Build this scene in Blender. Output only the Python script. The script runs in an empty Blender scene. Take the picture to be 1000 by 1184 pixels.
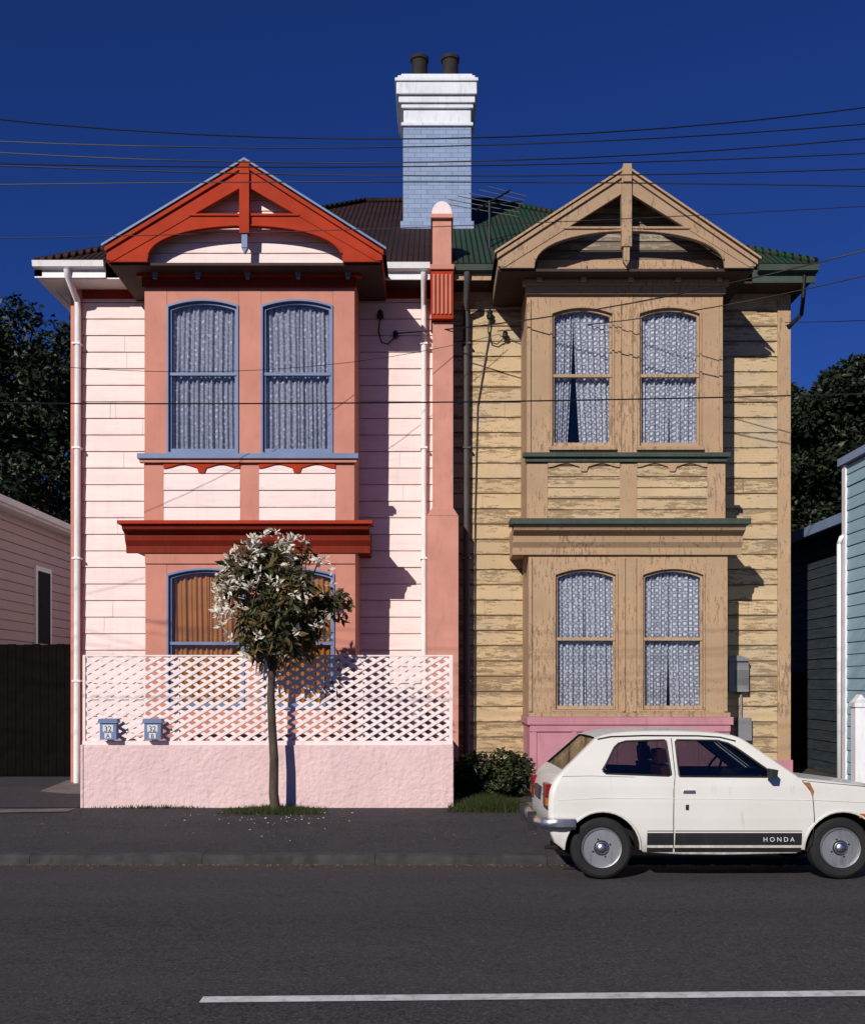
import bpy,bmesh,math,random
from mathutils import Vector,Matrix
from mathutils.geometry import tessellate_polygon
random.seed(7)
# measured elevation drawing scale: facade drawings are in drawing units, d = distance of the facade from the street centre datum
S=1161.0; EYE=1.78
def X(u,d): return (u-500)*d/S
def Z(v,d): return EYE+(790-v)*d/S
scene=bpy.context.scene
COL=scene.collection
# ------------------------------------------------------------ materials
def nt(name):
    m=bpy.data.materials.new(name); m.use_nodes=True
    n=m.node_tree; b=n.nodes['Principled BSDF']; return m,n,b
def coords(n,sc=(1,1,1)):
    t=n.nodes.new('ShaderNodeTexCoord'); mp=n.nodes.new('ShaderNodeMapping')
    mp.inputs['Scale'].default_value=sc
    n.links.new(t.outputs['Object'],mp.inputs[0]); return mp.outputs[0]
def noise(n,vec,scale,detail=4,rough=.55):
    q=n.nodes.new('ShaderNodeTexNoise'); q.inputs['Scale'].default_value=scale
    q.inputs['Detail'].default_value=min(detail,5); q.inputs['Roughness'].default_value=rough
    n.links.new(vec,q.inputs['Vector']); return q.outputs['Fac']
def ramp(n,fac,stops):
    r=n.nodes.new('ShaderNodeValToRGB'); e=r.color_ramp.elements
    while len(e)<len(stops): e.new(.5)
    for i,(p,c) in enumerate(stops):
        e[i].position=p; e[i].color=(c,c,c,1) if not hasattr(c,'__len__') else (*c,1)
    n.links.new(fac,r.inputs[0]); return r.outputs[0]
def mix(n,fac,a,b,mode='MIX'):
    q=n.nodes.new('ShaderNodeMix'); q.data_type='RGBA'; q.blend_type=mode
    for s,v in ((0,fac),(6,a),(7,b)):
        if hasattr(v,'is_output'): n.links.new(v,q.inputs[s])
        elif s==0: q.inputs[0].default_value=v
        else: q.inputs[s].default_value=(*v[:3],1)
    return q.outputs[2]
def math_(n,op,a,b=None):
    q=n.nodes.new('ShaderNodeMath'); q.operation=op
    for i,v in enumerate((a,b)):
        if v is None: continue
        if hasattr(v,'is_output'): n.links.new(v,q.inputs[i])
        else: q.inputs[i].default_value=v
    return q.outputs[0]
def bump(n,b,h,s,d=.01):
    q=n.nodes.new('ShaderNodeBump'); q.inputs['Strength'].default_value=s; q.inputs['Distance'].default_value=d
    n.links.new(h,q.inputs['Height']); n.links.new(q.outputs[0],b.inputs['Normal'])
def M(name,col,rough=.6,var=.18,scale=2.5,bmp=.15,metal=0,dirt=.25,dcol=(.12,.09,.07),bscale=40,spec=.3,bdist=.004):
    m,n,b=nt(name); v=coords(n)
    a=noise(n,v,scale,5); 
    c=mix(n,ramp(n,a,[(.3,0),(.7,1)]),tuple(x*(1-var) for x in col),tuple(min(1,x*(1+var*.5)) for x in col))
    if dirt>0:
        vs=coords(n,(6,6,1.2)); dn=noise(n,vs,2.2,5,.7)
        c=mix(n,math_(n,'MULTIPLY',ramp(n,dn,[(.52,0),(.75,1)]),dirt),c,dcol)
    n.links.new(c,b.inputs['Base Color']); b.inputs['Roughness'].default_value=rough
    b.inputs['Metallic'].default_value=metal
    if metal==0: b.inputs['Specular IOR Level'].default_value=spec
    if bmp>0: bump(n,b,noise(n,v,bscale,3),bmp,bdist)
    return m
def M_board(name,col,course,z0,var=.06,grime=.35,gcol=(.3,.18,.14)):
    m,n,b=nt(name); t=n.nodes.new('ShaderNodeTexCoord'); s=n.nodes.new('ShaderNodeSeparateXYZ')
    n.links.new(t.outputs['Object'],s.inputs[0])
    q=math_(n,'DIVIDE',math_(n,'SUBTRACT',s.outputs[2],z0),course)
    fl=math_(n,'FLOOR',q); fr=math_(n,'FRACT',q)
    w=n.nodes.new('ShaderNodeTexWhiteNoise'); w.noise_dimensions='1D'; n.links.new(fl,w.inputs['W'])
    c=mix(n,w.outputs['Value'],tuple(x*(1-var) for x in col),tuple(x*(1+var*.3) for x in col))
    v=coords(n,(1.2,1.2,9)); a=noise(n,v,2,5,.65)
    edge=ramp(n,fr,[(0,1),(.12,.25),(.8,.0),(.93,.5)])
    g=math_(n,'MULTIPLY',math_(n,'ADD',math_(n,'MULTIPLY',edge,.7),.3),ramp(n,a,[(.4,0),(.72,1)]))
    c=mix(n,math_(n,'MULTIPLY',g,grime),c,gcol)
    # faint run-down stains
    dn=noise(n,coords(n,(5,5,.5)),1.6,5,.65)
    c=mix(n,math_(n,'MULTIPLY',ramp(n,dn,[(.52,0),(.72,1)]),grime*.45),c,tuple(x*.55 for x in col))
    n.links.new(c,b.inputs['Base Color']); b.inputs['Roughness'].default_value=.6; b.inputs['Specular IOR Level'].default_value=.3
    bump(n,b,a,.2,.004); return m
def M_aged(name,paint,wood,course=0.25,z0=0,amt=.5,horizontal=True,wood2=(.10,.075,.05),grey=(.34,.31,.27)):
    m,n,b=nt(name); t=n.nodes.new('ShaderNodeTexCoord'); s=n.nodes.new('ShaderNodeSeparateXYZ')
    n.links.new(t.outputs['Object'],s.inputs[0])
    q=math_(n,'DIVIDE',math_(n,'SUBTRACT',s.outputs[2],z0),course); fl=math_(n,'FLOOR',q); fr=math_(n,'FRACT',q)
    w=n.nodes.new('ShaderNodeTexWhiteNoise'); w.noise_dimensions='1D'; n.links.new(fl,w.inputs['W'])
    # shift the pattern per board so it never lines up across courses
    cb=n.nodes.new('ShaderNodeCombineXYZ'); 
    n.links.new(math_(n,'ADD',s.outputs[0],math_(n,'MULTIPLY',w.outputs['Value'],37.0)) if horizontal else s.outputs[0],cb.inputs[0]); n.links.new(s.outputs[1],cb.inputs[1]); n.links.new(s.outputs[2],cb.inputs[2])
    def mp(sc):
        k=n.nodes.new('ShaderNodeMapping'); k.inputs['Scale'].default_value=sc; n.links.new(cb.outputs[0],k.inputs[0]); return k.outputs[0]
    v=mp((1.6,1.6,10) if horizontal else (13,9,2.4)); v2=coords(n,(.6,.6,.9))
    vf=mp((5,5,34) if horizontal else (40,30,6))
    a=noise(n,v,2.2,5,.68); big=noise(n,v2,1.3,5,.6); fine=noise(n,vf,3,5,.75); fl2=noise(n,mp((9,9,14)),4,5,.7)
    c=mix(n,ramp(n,big,[(.35,0),(.68,1)]),tuple(x*.84 for x in paint),tuple(x*1.07 for x in paint))
    if horizontal: c=mix(n,math_(n,'MULTIPLY',w.outputs['Value'],.35),c,tuple(x*y for x,y in zip(paint,(.78,.72,.66))))
    c=mix(n,math_(n,'MULTIPLY',ramp(n,fine,[(.42,0),(.62,1)]),.35),c,tuple(x*.72 for x in paint))
    c=mix(n,math_(n,'MULTIPLY',ramp(n,noise(n,v2,2.3,5,.7),[(.5,0),(.68,1)]),.45),c,grey)
    th=math_(n,'ADD',a,math_(n,'MULTIPLY',math_(n,'SUBTRACT',big,.5),.5))
    th=math_(n,'ADD',th,math_(n,'MULTIPLY',math_(n,'SUBTRACT',fl2,.5),.35))
    if horizontal:
        th=math_(n,'ADD',th,math_(n,'MULTIPLY',math_(n,'SUBTRACT',w.outputs['Value'],.5),.16))
        th=math_(n,'ADD',th,ramp(n,fr,[(0,.16),(.10,.04),(.55,.0),(.93,.12)]))
    p=ramp(n,th,[(.70-amt*.24,0),(.73-amt*.22,1)])
    wd=mix(n,ramp(n,fine,[(.35,0),(.65,1)]),wood2,wood)
    sp=ramp(n,fl2,[(.60,0),(.63,1)])
    c=mix(n,math_(n,'MULTIPLY',sp,.4),c,wood)
    c=mix(n,math_(n,'MULTIPLY',p,.72),c,wd)
    n.links.new(c,b.inputs['Base Color']); b.inputs['Roughness'].default_value=.85; b.inputs['Specular IOR Level'].default_value=.2
    bump(n,b,mix(n,p,(1,1,1),(0,0,0)),.5,.004); return m
CL=.272; CR=.25
m_pinkboard=M_board('pale_pink_weatherboard',(.82,.665,.625),CL,.15,grime=.42)
m_salmon=M('salmon_paint',(.53,.215,.155),.65,.12,dirt=.18,spec=.2)
m_salmonlt=M('salmon_render',(.56,.255,.195),.85,.14,dirt=.25,spec=.15)
m_red=M('red_oxide_paint',(.37,.036,.012),.75,.18,dirt=.2,spec=.12)
m_dkred=M('dark_red_paint',(.20,.022,.010),.7,.15,dirt=.2,spec=.12)
m_blue=M('grey_blue_paint',(.14,.19,.33),.5,.12,dirt=.15)
m_white=M('white_paint',(.76,.74,.74),.5,.08,dirt=.25)
m_chimwhite=M('chimney_white',(.68,.70,.74),.75,.1,dirt=.35)
m_paleblue=M('pale_blue_paint',(.22,.29,.44),.75,.15,dirt=.15)
def M_brick(name,col):
    m,n,b=nt(name); t=n.nodes.new('ShaderNodeTexCoord'); s=n.nodes.new('ShaderNodeSeparateXYZ'); n.links.new(t.outputs['Object'],s.inputs[0])
    cb=n.nodes.new('ShaderNodeCombineXYZ'); n.links.new(math_(n,'ADD',s.outputs[0],s.outputs[1]),cb.inputs[0]); n.links.new(s.outputs[2],cb.inputs[1])
    br=n.nodes.new('ShaderNodeTexBrick'); br.inputs['Scale'].default_value=1; br.inputs['Brick Width'].default_value=.23; br.inputs['Row Height'].default_value=.085; br.inputs['Mortar Size'].default_value=.007
    br.inputs['Color1'].default_value=(*[x*.9 for x in col],1); br.inputs['Color2'].default_value=(*[x*1.08 for x in col],1); br.inputs['Mortar'].default_value=(*[x*.62 for x in col],1)
    n.links.new(cb.outputs[0],br.inputs['Vector'])
    a=noise(n,coords(n,(3,3,1)),1.5,5,.65); c=mix(n,math_(n,'MULTIPLY',ramp(n,a,[(.45,0),(.7,1)]),.3),br.outputs['Color'],tuple(x*.55 for x in col))
    n.links.new(c,b.inputs['Base Color']); b.inputs['Roughness'].default_value=.8; bump(n,b,br.outputs['Fac'],-.4,.006); return m
m_bluebrick=M_brick('pale_blue_painted_brick',(.23,.30,.45))
m_cream=M_aged('peeling_cream_boards',(.56,.415,.245),(.27,.175,.095),CR,.15,.53)
m_creamtrim=M_aged('weathered_trim',(.46,.305,.185),(.25,.165,.105),CR,.15,.5,False,wood2=(.13,.09,.06),grey=(.38,.27,.18))
m_gabwood=M_aged('bare_timber',(.42,.28,.175),(.24,.16,.10),CR,.15,.55,False,wood2=(.13,.09,.06),grey=(.38,.30,.22))
m_gabside=M_aged('peeled_gable_boards',(.36,.30,.23),(.13,.10,.08),.14,.15,1.1,grey=(.34,.32,.29))
m_green=M('dark_green_paint',(.045,.065,.05),.7,.3,dirt=.6)
m_mauve=M('mauve_paint',(.48,.21,.25),.6,.15,dirt=.35)
m_pinkfence=M('pink_stucco',(.70,.50,.485),.9,.08,dirt=.28,bmp=1,bscale=15,dcol=(.34,.23,.21),spec=.15,bdist=.022)
m_lattice=M('pale_pink_lattice',(.80,.67,.65),.7,.08,dirt=.2,spec=.2)
m_dark=M('dark_interior',(.012,.012,.014),.9,.1,dirt=0,bmp=0)
m_black=M('black_paint',(.012,.012,.014),.5,.2,dirt=0,bmp=0)
m_greypipe=M('grey_pipe',(.075,.068,.07),.6,.2)
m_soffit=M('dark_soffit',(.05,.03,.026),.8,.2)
m_meter=M('grey_meter_box',(.20,.20,.21),.6,.15)
m_alu=M('dull_aluminium',(.14,.14,.15),.5,.15,bmp=0)
def M_corr(name,col,rust):
    m,n,b=nt(name); t=n.nodes.new('ShaderNodeTexCoord'); s=n.nodes.new('ShaderNodeSeparateXYZ')
    n.links.new(t.outputs['Object'],s.inputs[0])
    w=math_(n,'SINE',math_(n,'MULTIPLY',s.outputs[0],2*math.pi/.09))
    v=coords(n); a=noise(n,v,2.5,5); c=mix(n,ramp(n,a,[(.42,0),(.62,1)]),col,rust)
    n.links.new(c,b.inputs['Base Color']); b.inputs['Roughness'].default_value=.7; b.inputs['Specular IOR Level'].default_value=.2
    bump(n,b,w,1,.02); return m
m_roofred=M_corr('corrugated_iron_red',(.034,.015,.013),(.022,.012,.011))
m_roofgreen=M_corr('corrugated_iron_green',(.014,.048,.024),(.035,.04,.03))
def M_glass(name,tint=(.9,.92,.95),refl=.1):
    m=bpy.data.materials.new(name); m.use_nodes=True; n=m.node_tree; n.nodes.clear()
    o=n.nodes.new('ShaderNodeOutputMaterial'); t=n.nodes.new('ShaderNodeBsdfTransparent'); g=n.nodes.new('ShaderNodeBsdfGlossy')
    t.inputs[0].default_value=(*tint,1); g.inputs['Roughness'].default_value=.03
    f=n.nodes.new('ShaderNodeFresnel'); f.inputs[0].default_value=1.5
    a=math_(n,'ADD',f.outputs[0],refl-.04); x=n.nodes.new('ShaderNodeMixShader')
    n.links.new(a,x.inputs[0]); n.links.new(t.outputs[0],x.inputs[1]); n.links.new(g.outputs[0],x.inputs[2]); n.links.new(x.outputs[0],o.inputs[0]); return m
m_glass=M_glass('window_glass',(.90,.92,.97),.07)
m_carglass=M_glass('car_glass',(.42,.45,.45),.08)
def M_lace(name,col,kind):
    # openwork lace over a dark room, as one woven surface
    m,n,b=nt(name); v=coords(n,(1,0,1))
    vo=n.nodes.new('ShaderNodeTexVoronoi'); n.links.new(v,vo.inputs['Vector'])
    if kind=='dots':
        vo.inputs['Randomness'].default_value=.22; vo.inputs['Scale'].default_value=11.5
        p=ramp(n,vo.outputs['Distance'],[(.20,.95),(.31,.32),(.44,.22),(.54,.7)])
    else:
        vo.inputs['Randomness'].default_value=.35; vo.inputs['Scale'].default_value=9.5
        v3=n.nodes.new('ShaderNodeTexVoronoi'); v3.inputs['Scale'].default_value=31; n.links.new(v,v3.inputs['Vector'])
        p=math_(n,'MAXIMUM',ramp(n,vo.outputs['Distance'],[(.17,1),(.27,.36),(.5,.32),(.6,.6)]),ramp(n,v3.outputs['Distance'],[(.15,.85),(.4,.42)]))
        p=math_(n,'MULTIPLY',p,.95)
    f=noise(n,v,45,3,.7); p=math_(n,'MULTIPLY',p,math_(n,'ADD',math_(n,'MULTIPLY',f,.9),.5))
    n.links.new(mix(n,p,(.05,.055,.075),col),b.inputs['Base Color']); b.inputs['Roughness'].default_value=.9; b.inputs['Specular IOR Level'].default_value=.1
    return m
m_laceL=M_lace('lace_lilac',(.60,.60,.68),'flor')
m_laceR=M_lace('lace_white',(.76,.77,.81),'dots')
m_orange=M('amber_curtain',(.42,.17,.03),.8,.2,dirt=.1)
def M_leaf(name,c1,c2,c3=None,tr_=.2):
    m,n,b=nt(name); g=n.nodes.new('ShaderNodeNewGeometry')
    st=[(0,c1),(.6,c2)]+([(1,c3)] if c3 else [])
    c=ramp(n,g.outputs['Random Per Island'],st); n.links.new(c,b.inputs['Base Color'])
    b.inputs['Roughness'].default_value=.5; b.inputs['Specular IOR Level'].default_value=.3
    if tr_>0:
        tr=n.nodes.new('ShaderNodeBsdfTranslucent'); n.links.new(c,tr.inputs[0])
        x=n.nodes.new('ShaderNodeMixShader'); x.inputs[0].default_value=tr_
        o=n.nodes['Material Output']; n.links.new(b.outputs[0],x.inputs[1]); n.links.new(tr.outputs[0],x.inputs[2]); n.links.new(x.outputs[0],o.inputs[0])
    return m
m_leaf=M_leaf('street_tree_leaf',(.022,.034,.010),(.075,.072,.026),(.20,.12,.045))
m_flower=M_leaf('cream_blossom',(.50,.44,.34),(.82,.79,.70),(.66,.55,.40))
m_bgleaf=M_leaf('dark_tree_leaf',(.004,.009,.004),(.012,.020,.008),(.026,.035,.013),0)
m_grass=M_leaf('grass_blades',(.020,.036,.010),(.05,.07,.02),(.10,.085,.035))
m_bark=M('bark',(.075,.055,.042),.9,.4,6,.8,dirt=.5,bscale=30)
def M_asphalt(name,base,kind):
    m,n,b=nt(name); v=coords(n)
    f=noise(n,v,38,5,.9); f2=noise(n,v,13,5,.75)
    big=noise(n,coords(n,(.35,1.6,1)),1.0,5,.6)
    c=mix(n,ramp(n,f,[(.42,0),(.58,1)]),tuple(x*.35 for x in base),tuple(x*1.75 for x in base))
    c=mix(n,math_(n,'MULTIPLY',ramp(n,f2,[(.40,0),(.60,1)]),.45),c,tuple(x*1.45 for x in base))
    c=mix(n,ramp(n,big,[(.35,0),(.7,1)]),c,mix(n,.5,c,tuple(x*1.6 for x in base)))
    vo=n.nodes.new('ShaderNodeTexVoronoi'); vo.inputs['Scale'].default_value=30; n.links.new(v,vo.inputs['Vector'])
    sp=math_(n,'MULTIPLY',ramp(n,vo.outputs['Distance'],[(.13,1),(.25,0)]),ramp(n,f2,[(.42,0),(.56,1)]))
    c=mix(n,math_(n,'MULTIPLY',sp,.75),c,(.20,.18,.17))
    t=n.nodes.new('ShaderNodeTexCoord'); s=n.nodes.new('ShaderNodeSeparateXYZ'); n.links.new(t.outputs['Object'],s.inputs[0])
    if kind=='road':
        gut=n.nodes.new('ShaderNodeMapRange'); gut.inputs[1].default_value=8.6; gut.inputs[2].default_value=10.4
        n.links.new(s.outputs[1],gut.inputs[0])
        ln=noise(n,coords(n,(1,1.5,1)),7,5,.8)
        g=math_(n,'MULTIPLY',gut.outputs[0],ramp(n,ln,[(.42,0),(.58,1)]))
        c=mix(n,math_(n,'MULTIPLY',g,.75),c,(.085,.064,.052))
        tr=ramp(n,math_(n,'ABSOLUTE',math_(n,'SUBTRACT',s.outputs[1],7.4)),[(0,.5),(.9,0)])
        c=mix(n,math_(n,'MULTIPLY',tr,.4),c,tuple(x*.5 for x in base))
        cr=noise(n,coords(n,(.5,1.5,1)),1.6,5,.6); ck=ramp(n,math_(n,'ABSOLUTE',math_(n,'SUBTRACT',cr,.5)),[(.0,1),(.005,0)])
        c=mix(n,math_(n,'MULTIPLY',ck,.45),c,(.012,.012,.012))
    else:
        pn=noise(n,v,2.2,5,.7); c=mix(n,math_(n,'MULTIPLY',ramp(n,pn,[(.5,0),(.66,1)]),.5),c,(.066,.057,.054))
        cr=noise(n,v,1.1,4,.6); ck=ramp(n,math_(n,'ABSOLUTE',math_(n,'SUBTRACT',cr,.48)),[(.0,1),(.004,0)])
        c=mix(n,math_(n,'MULTIPLY',ck,.7),c,(.01,.01,.01))
    n.links.new(c,b.inputs['Base Color']); b.inputs['Roughness'].default_value=.9; b.inputs['Specular IOR Level'].default_value=.2
    bump(n,b,f,.9,.012); return m
m_road=M_asphalt('road_asphalt',(.049,.045,.050),'road')
m_path=M_asphalt('footpath_asphalt',(.040,.036,.042),'path')
m_conc=M('concrete',(.15,.13,.12),.9,.3,4,.6,dirt=.5,bscale=60)
m_kerb=M('kerb_stone',(.055,.049,.049),.9,.45,4,.8,dirt=.7,bscale=40,dcol=(.02,.018,.016))
m_soil=M('yard_ground',(.06,.05,.035),.95,.4,2,.8,dirt=.4)
m_line=M('road_line_paint',(.62,.60,.60),.8,.25,9,.4,dirt=.7,dcol=(.10,.09,.09),bscale=90)
m_bluehouse=M_board('blue_weatherboard',(.30,.45,.54),.19,.15,grime=.35,gcol=(.08,.1,.12))
m_neighpink=M_board('neighbour_weatherboard',(.46,.34,.34),.19,.15,grime=.3)
m_slate_shade=M_board('shade_darkened_slate_board',(.030,.048,.062),.19,.15)  # slate darkened so the shade on the rear wing sits in the colour
m_darkfence=M('dark_stained_fence',(.0055,.0045,.004),.95,.3,5,.4,dirt=0,spec=.05)
# ------------------------------------------------------------ mesh builder
def root(name,loc=(0,0,0)):
    e=bpy.data.objects.new(name,None); e.empty_display_size=.3; e.location=loc; COL.objects.link(e); return e
class Part:
    def __init__(s,name,parent=None): s.n=name; s.p=parent; s.bm=bmesh.new(); s.m=[]
    def mi(s,m):
        if m not in s.m: s.m.append(m)
        return s.m.index(m)
    def face(s,pts,m,rev=False):
        vs=[s.bm.verts.new(p) for p in pts]
        f=s.bm.faces.new(vs); f.material_index=s.mi(m); return f
    def box(s,x0,x1,y0,y1,z0,z1,m):
        if x0>x1:x0,x1=x1,x0
        if z0>z1:z0,z1=z1,z0
        s.prism([(x0,z0),(x1,z0),(x1,z1),(x0,z1)],y0,y1,m)
    def prism(s,pts,y0,y1,m):
        a=[s.bm.verts.new((x,y0,z)) for x,z in pts]; b=[s.bm.verts.new((x,y1,z)) for x,z in pts]; i=s.mi(m); n=len(pts)
        ar=sum(pts[k][0]*pts[(k+1)%n][1]-pts[(k+1)%n][0]*pts[k][1] for k in range(n))
        if ar<0: a.reverse(); b.reverse()
        s.bm.faces.new(a).material_index=i; s.bm.faces.new(b[::-1]).material_index=i
        for k in range(n):
            s.bm.faces.new((a[k],b[k],b[(k+1)%n],a[(k+1)%n])).material_index=i
    def prismx(s,pts,x0,x1,m): # pts (y,z) extruded along x
        n=len(pts); i=s.mi(m)
        a=[s.bm.verts.new((x0,y,z)) for y,z in pts]; b=[s.bm.verts.new((x1,y,z)) for y,z in pts]
        s.bm.faces.new(a[::-1]).material_index=i
        s.bm.faces.new(b).material_index=i
        for k in range(n): s.bm.faces.new((a[k],a[(k+1)%n],b[(k+1)%n],b[k])).material_index=i
    def ring(s,o,inn,y0,y1,m):
        n=len(o); i=s.mi(m); V=s.bm.verts.new
        A=[V((x,y0,z)) for x,z in o];B=[V((x,y0,z)) for x,z in inn];C=[V((x,y1,z)) for x,z in o];D=[V((x,y1,z)) for x,z in inn]
        for k in range(n):
            l=(k+1)%n
            for q in ((A[k],A[l],B[l],B[k]),(B[k],B[l],D[l],D[k]),(A[k],C[k],C[l],A[l]),(C[k],D[k],D[l],C[l])):
                s.bm.faces.new(q).material_index=i
    def tube(s,pts,r,m,n=8,r2=None):
        pts=[Vector(p) for p in pts]; rings=[]; N=len(pts); i=s.mi(m); prev=None
        for k,p in enumerate(pts):
            t=(pts[min(k+1,N-1)]-pts[max(k-1,0)]).normalized()
            if prev is None:
                a=t.orthogonal().normalized()
            else: a=(prev-t*prev.dot(t)).normalized()
            prev=a; b=t.cross(a); rr=r if r2 is None else r+(r2-r)*k/(N-1)
            rings.append([s.bm.verts.new(p+(a*math.cos(q)+b*math.sin(q))*rr) for q in [2*math.pi*j/n for j in range(n)]])
        for k in range(N-1):
            for j in range(n):
                f=s.bm.faces.new((rings[k][j],rings[k][(j+1)%n],rings[k+1][(j+1)%n],rings[k+1][j])); f.material_index=i; f.smooth=True
        s.bm.faces.new(rings[0][::-1]).material_index=i; s.bm.faces.new(rings[-1]).material_index=i
    def lathe(s,prof,c,axis,m,n=32): # prof (r,h)
        c=Vector(c); ax=Vector(axis).normalized(); a=ax.orthogonal().normalized(); b=ax.cross(a); i=s.mi(m); R=[]
        for r,h in prof: R.append([s.bm.verts.new(c+ax*h+(a*math.cos(2*math.pi*j/n)+b*math.sin(2*math.pi*j/n))*r) for j in range(n)])
        for k in range(len(R)-1):
            for j in range(n): f=s.bm.faces.new((R[k][j],R[k][(j+1)%n],R[k+1][(j+1)%n],R[k+1][j])); f.material_index=i; f.smooth=True
        s.bm.faces.new(R[0][::-1]).material_index=i; s.bm.faces.new(R[-1]).material_index=i
    def boards(s,xl,xr,z0,z1,y,course,m,lip=.026,base=.15,rot=None,warp=0,joints=False):
        # lapped weatherboards as real steps; xl,xr numbers or functions of z
        fx=lambda q,z:q(z) if callable(q) else q
        k=math.floor((z0-base)/course)
        while base+k*course<z1-1e-4:
            b=max(z0,base+k*course); t=min(z1,base+(k+1)*course); k+=1
            if t-b<.01: continue
            g=min(.014,(t-b)*.3)
            segs=[(xl,xr)]
            if joints:
                cut=[random.uniform(xl+.4,xr-.4)]
                if random.random()<.5: cut.append(random.uniform(xl+.4,xr-.4))
                cut.sort(); e=[xl]+cut+[xr]; segs=[(e[q]+(.004 if q else 0),e[q+1]) for q in range(len(e)-1)]
            for sl_,sr_ in segs:
                j=random.uniform(-.003,.004); j2=random.uniform(-warp,warp)
                pr=[(y+.012,b),(y-lip-j,b),(y-lip*.55-j,t-g),(y+.012,t-g),(y+.012,t)]
                for (ya,za),(yb,zb) in zip(pr[:-1],pr[1:]):
                    p=[(fx(sl_,za),ya,za),(fx(sr_,za),ya-j2,za),(fx(sr_,zb),yb-j2,zb),(fx(sl_,zb),yb,zb)]
                    if rot: p=[rot(q) for q in p]
                    s.face(p,m)
    def done(s,bevel=0,sharp=None,recalc=True,seg=2):
        if recalc: bmesh.ops.recalc_face_normals(s.bm,faces=s.bm.faces[:])
        if sharp is not None:
            for f in s.bm.faces: f.smooth=True
            for e in s.bm.edges:
                if len(e.link_faces)==2 and e.calc_face_angle(0)>math.radians(sharp): e.smooth=False
        me=bpy.data.meshes.new(s.n); s.bm.to_mesh(me); s.bm.free()
        for m in s.m: me.materials.append(m)
        o=bpy.data.objects.new(s.n,me); COL.objects.link(o)
        if s.p: o.parent=s.p
        if bevel:
            q=o.modifiers.new('bevel','BEVEL'); q.width=bevel; q.segments=seg; q.limit_method='ANGLE'; q.angle_limit=math.radians(40)
        return o
def text(s,parent,loc,size,m,rot=(math.pi/2,0,0),ext=.001,name='lettering'):
    c=bpy.data.curves.new(name,'FONT'); c.body=s; c.size=size; c.extrude=ext; c.align_x='CENTER'; c.materials.append(m)
    o=bpy.data.objects.new(name,c); o.location=loc; o.rotation_euler=rot; COL.objects.link(o); o.parent=parent; return o
# ------------------------------------------------------------ ground, road
def sheet(name,prof,x0,x1,m,nx=1):
    p=Part(name)
    for (ya,za),(yb,zb) in zip(prof[:-1],prof[1:]):
        for i in range(nx):
            a=x0+(x1-x0)*i/nx; b=x0+(x1-x0)*(i+1)/nx
            p.face([(a,ya,za),(b,ya,za),(b,yb,zb),(a,yb,zb)],m)
    bmesh.ops.remove_doubles(p.bm,verts=p.bm.verts[:],dist=1e-5)
    return p.done(recalc=False)
roadp=[(-2,-.16),(-1,-.03),(2,.02),(5.6,.05),(7.5,.035),(9.1,0),(9.7,-.03),(10.2,-.075),(10.47,-.13)]
sheet('ground',[(-600,-.3),(-5,-.25),(-2,-.22)]+[(y,z-.02) for y,z in roadp[1:-1]]+[(10.5,-.16),(10.6,-.06),(13.0,.09),(13.35,.112),(18,.14),(60,.15),(900,.15)],-700,700,m_soil)
sheet('road',roadp,-90,90,m_road)
k=Part('kerb')
x=-60
while x<60:
    dz=random.uniform(-.006,.004); k.prismx([(10.47,-.16),(10.475,-.045+dz),(10.51,-.021+dz),(10.63,-.0155),(10.63,-.16)],x,x+1.797,m_kerb); x+=1.8
k.done(.003)
pathz=lambda y:-.016+(.121)*(y-10.63)/2.37
sheet('footpath',[(10.63,-.016),(13.0,.105),(13.33,.122)],-90,90,m_path)
d=Part('driveway'); d.face([(-8.1,13.33,.128),(-4.7,13.33,.128),(-5.0,17.4,.15),(-8.1,17.4,.15)],m_path)
d.face([(-5.75,12.9,.112),(-4.72,13.0,.117),(-4.75,14.6,.142),(-5.6,16.8,.156),(-6.1,16.8,.156)],m_conc); d.done(recalc=False)
l=Part('road_centre_line'); 
xs=[-1.26+ (8.2)*i/40 for i in range(41)]
for a,b in zip(xs[:-1],xs[1:]):
    ya=5.47+(a+1.26)*.03; yb=5.47+(b+1.26)*.03
    zz=lambda y:.05-(.0083*(5.6-y) if y<5.6 else .0079*(y-5.6))+.006
    l.face([(a,ya-.05,zz(ya-.05)),(b,yb-.05,zz(yb-.05)),(b,yb+.05,zz(yb+.05)),(a,ya+.05,zz(ya+.05))],m_line)
l.done(recalc=False)
# fallen leaves and grit along the gutter
lg=Part('gutter_leaf_litter'); m_lit=M_leaf('dry_leaves',(.06,.035,.02),(.14,.08,.035),(.20,.14,.08),0)
i_=lg.mi(m_lit)
def scrap(part,i_,x,y,z,s):
    a=random.uniform(0,6.28); c_,s_=math.cos(a)*s,math.sin(a)*s
    part.bm.faces.new([part.bm.verts.new(p) for p in ((x+c_,y+s_,z+.005),(x-s_*.5,y+c_*.5,z+.011),(x-c_,y-s_,z+.006),(x+s_*.5,y-c_*.5,z+.004))]).material_index=i_
for q in range(1500):
    y=10.42-abs(random.gauss(0,.28)); x=random.uniform(-7,9)
    if y<9.1: continue
    zz_=(-.13+.055*(10.47-y)/.27) if y>10.2 else ((-.075+.045*(10.2-y)/.5) if y>9.7 else -.03+.03*(9.7-y)/.6)
    scrap(lg,i_,x,y,zz_,random.uniform(.008,.026))
for q in range(260):
    y=random.uniform(10.8,13.3); scrap(lg,i_,random.uniform(-6,8),y,pathz(y),random.uniform(.008,.022))
lg.done(recalc=False)
lg=Part('fallen_petals'); i_=lg.mi(m_flower)
for q in range(110):
    y=13.0-abs(random.gauss(0,.55)); x=X(325,12.98)+random.gauss(0,.65)
    if y>11: scrap(lg,i_,x,y,pathz(y),random.uniform(.008,.018))
lg.done(recalc=False)
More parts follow.
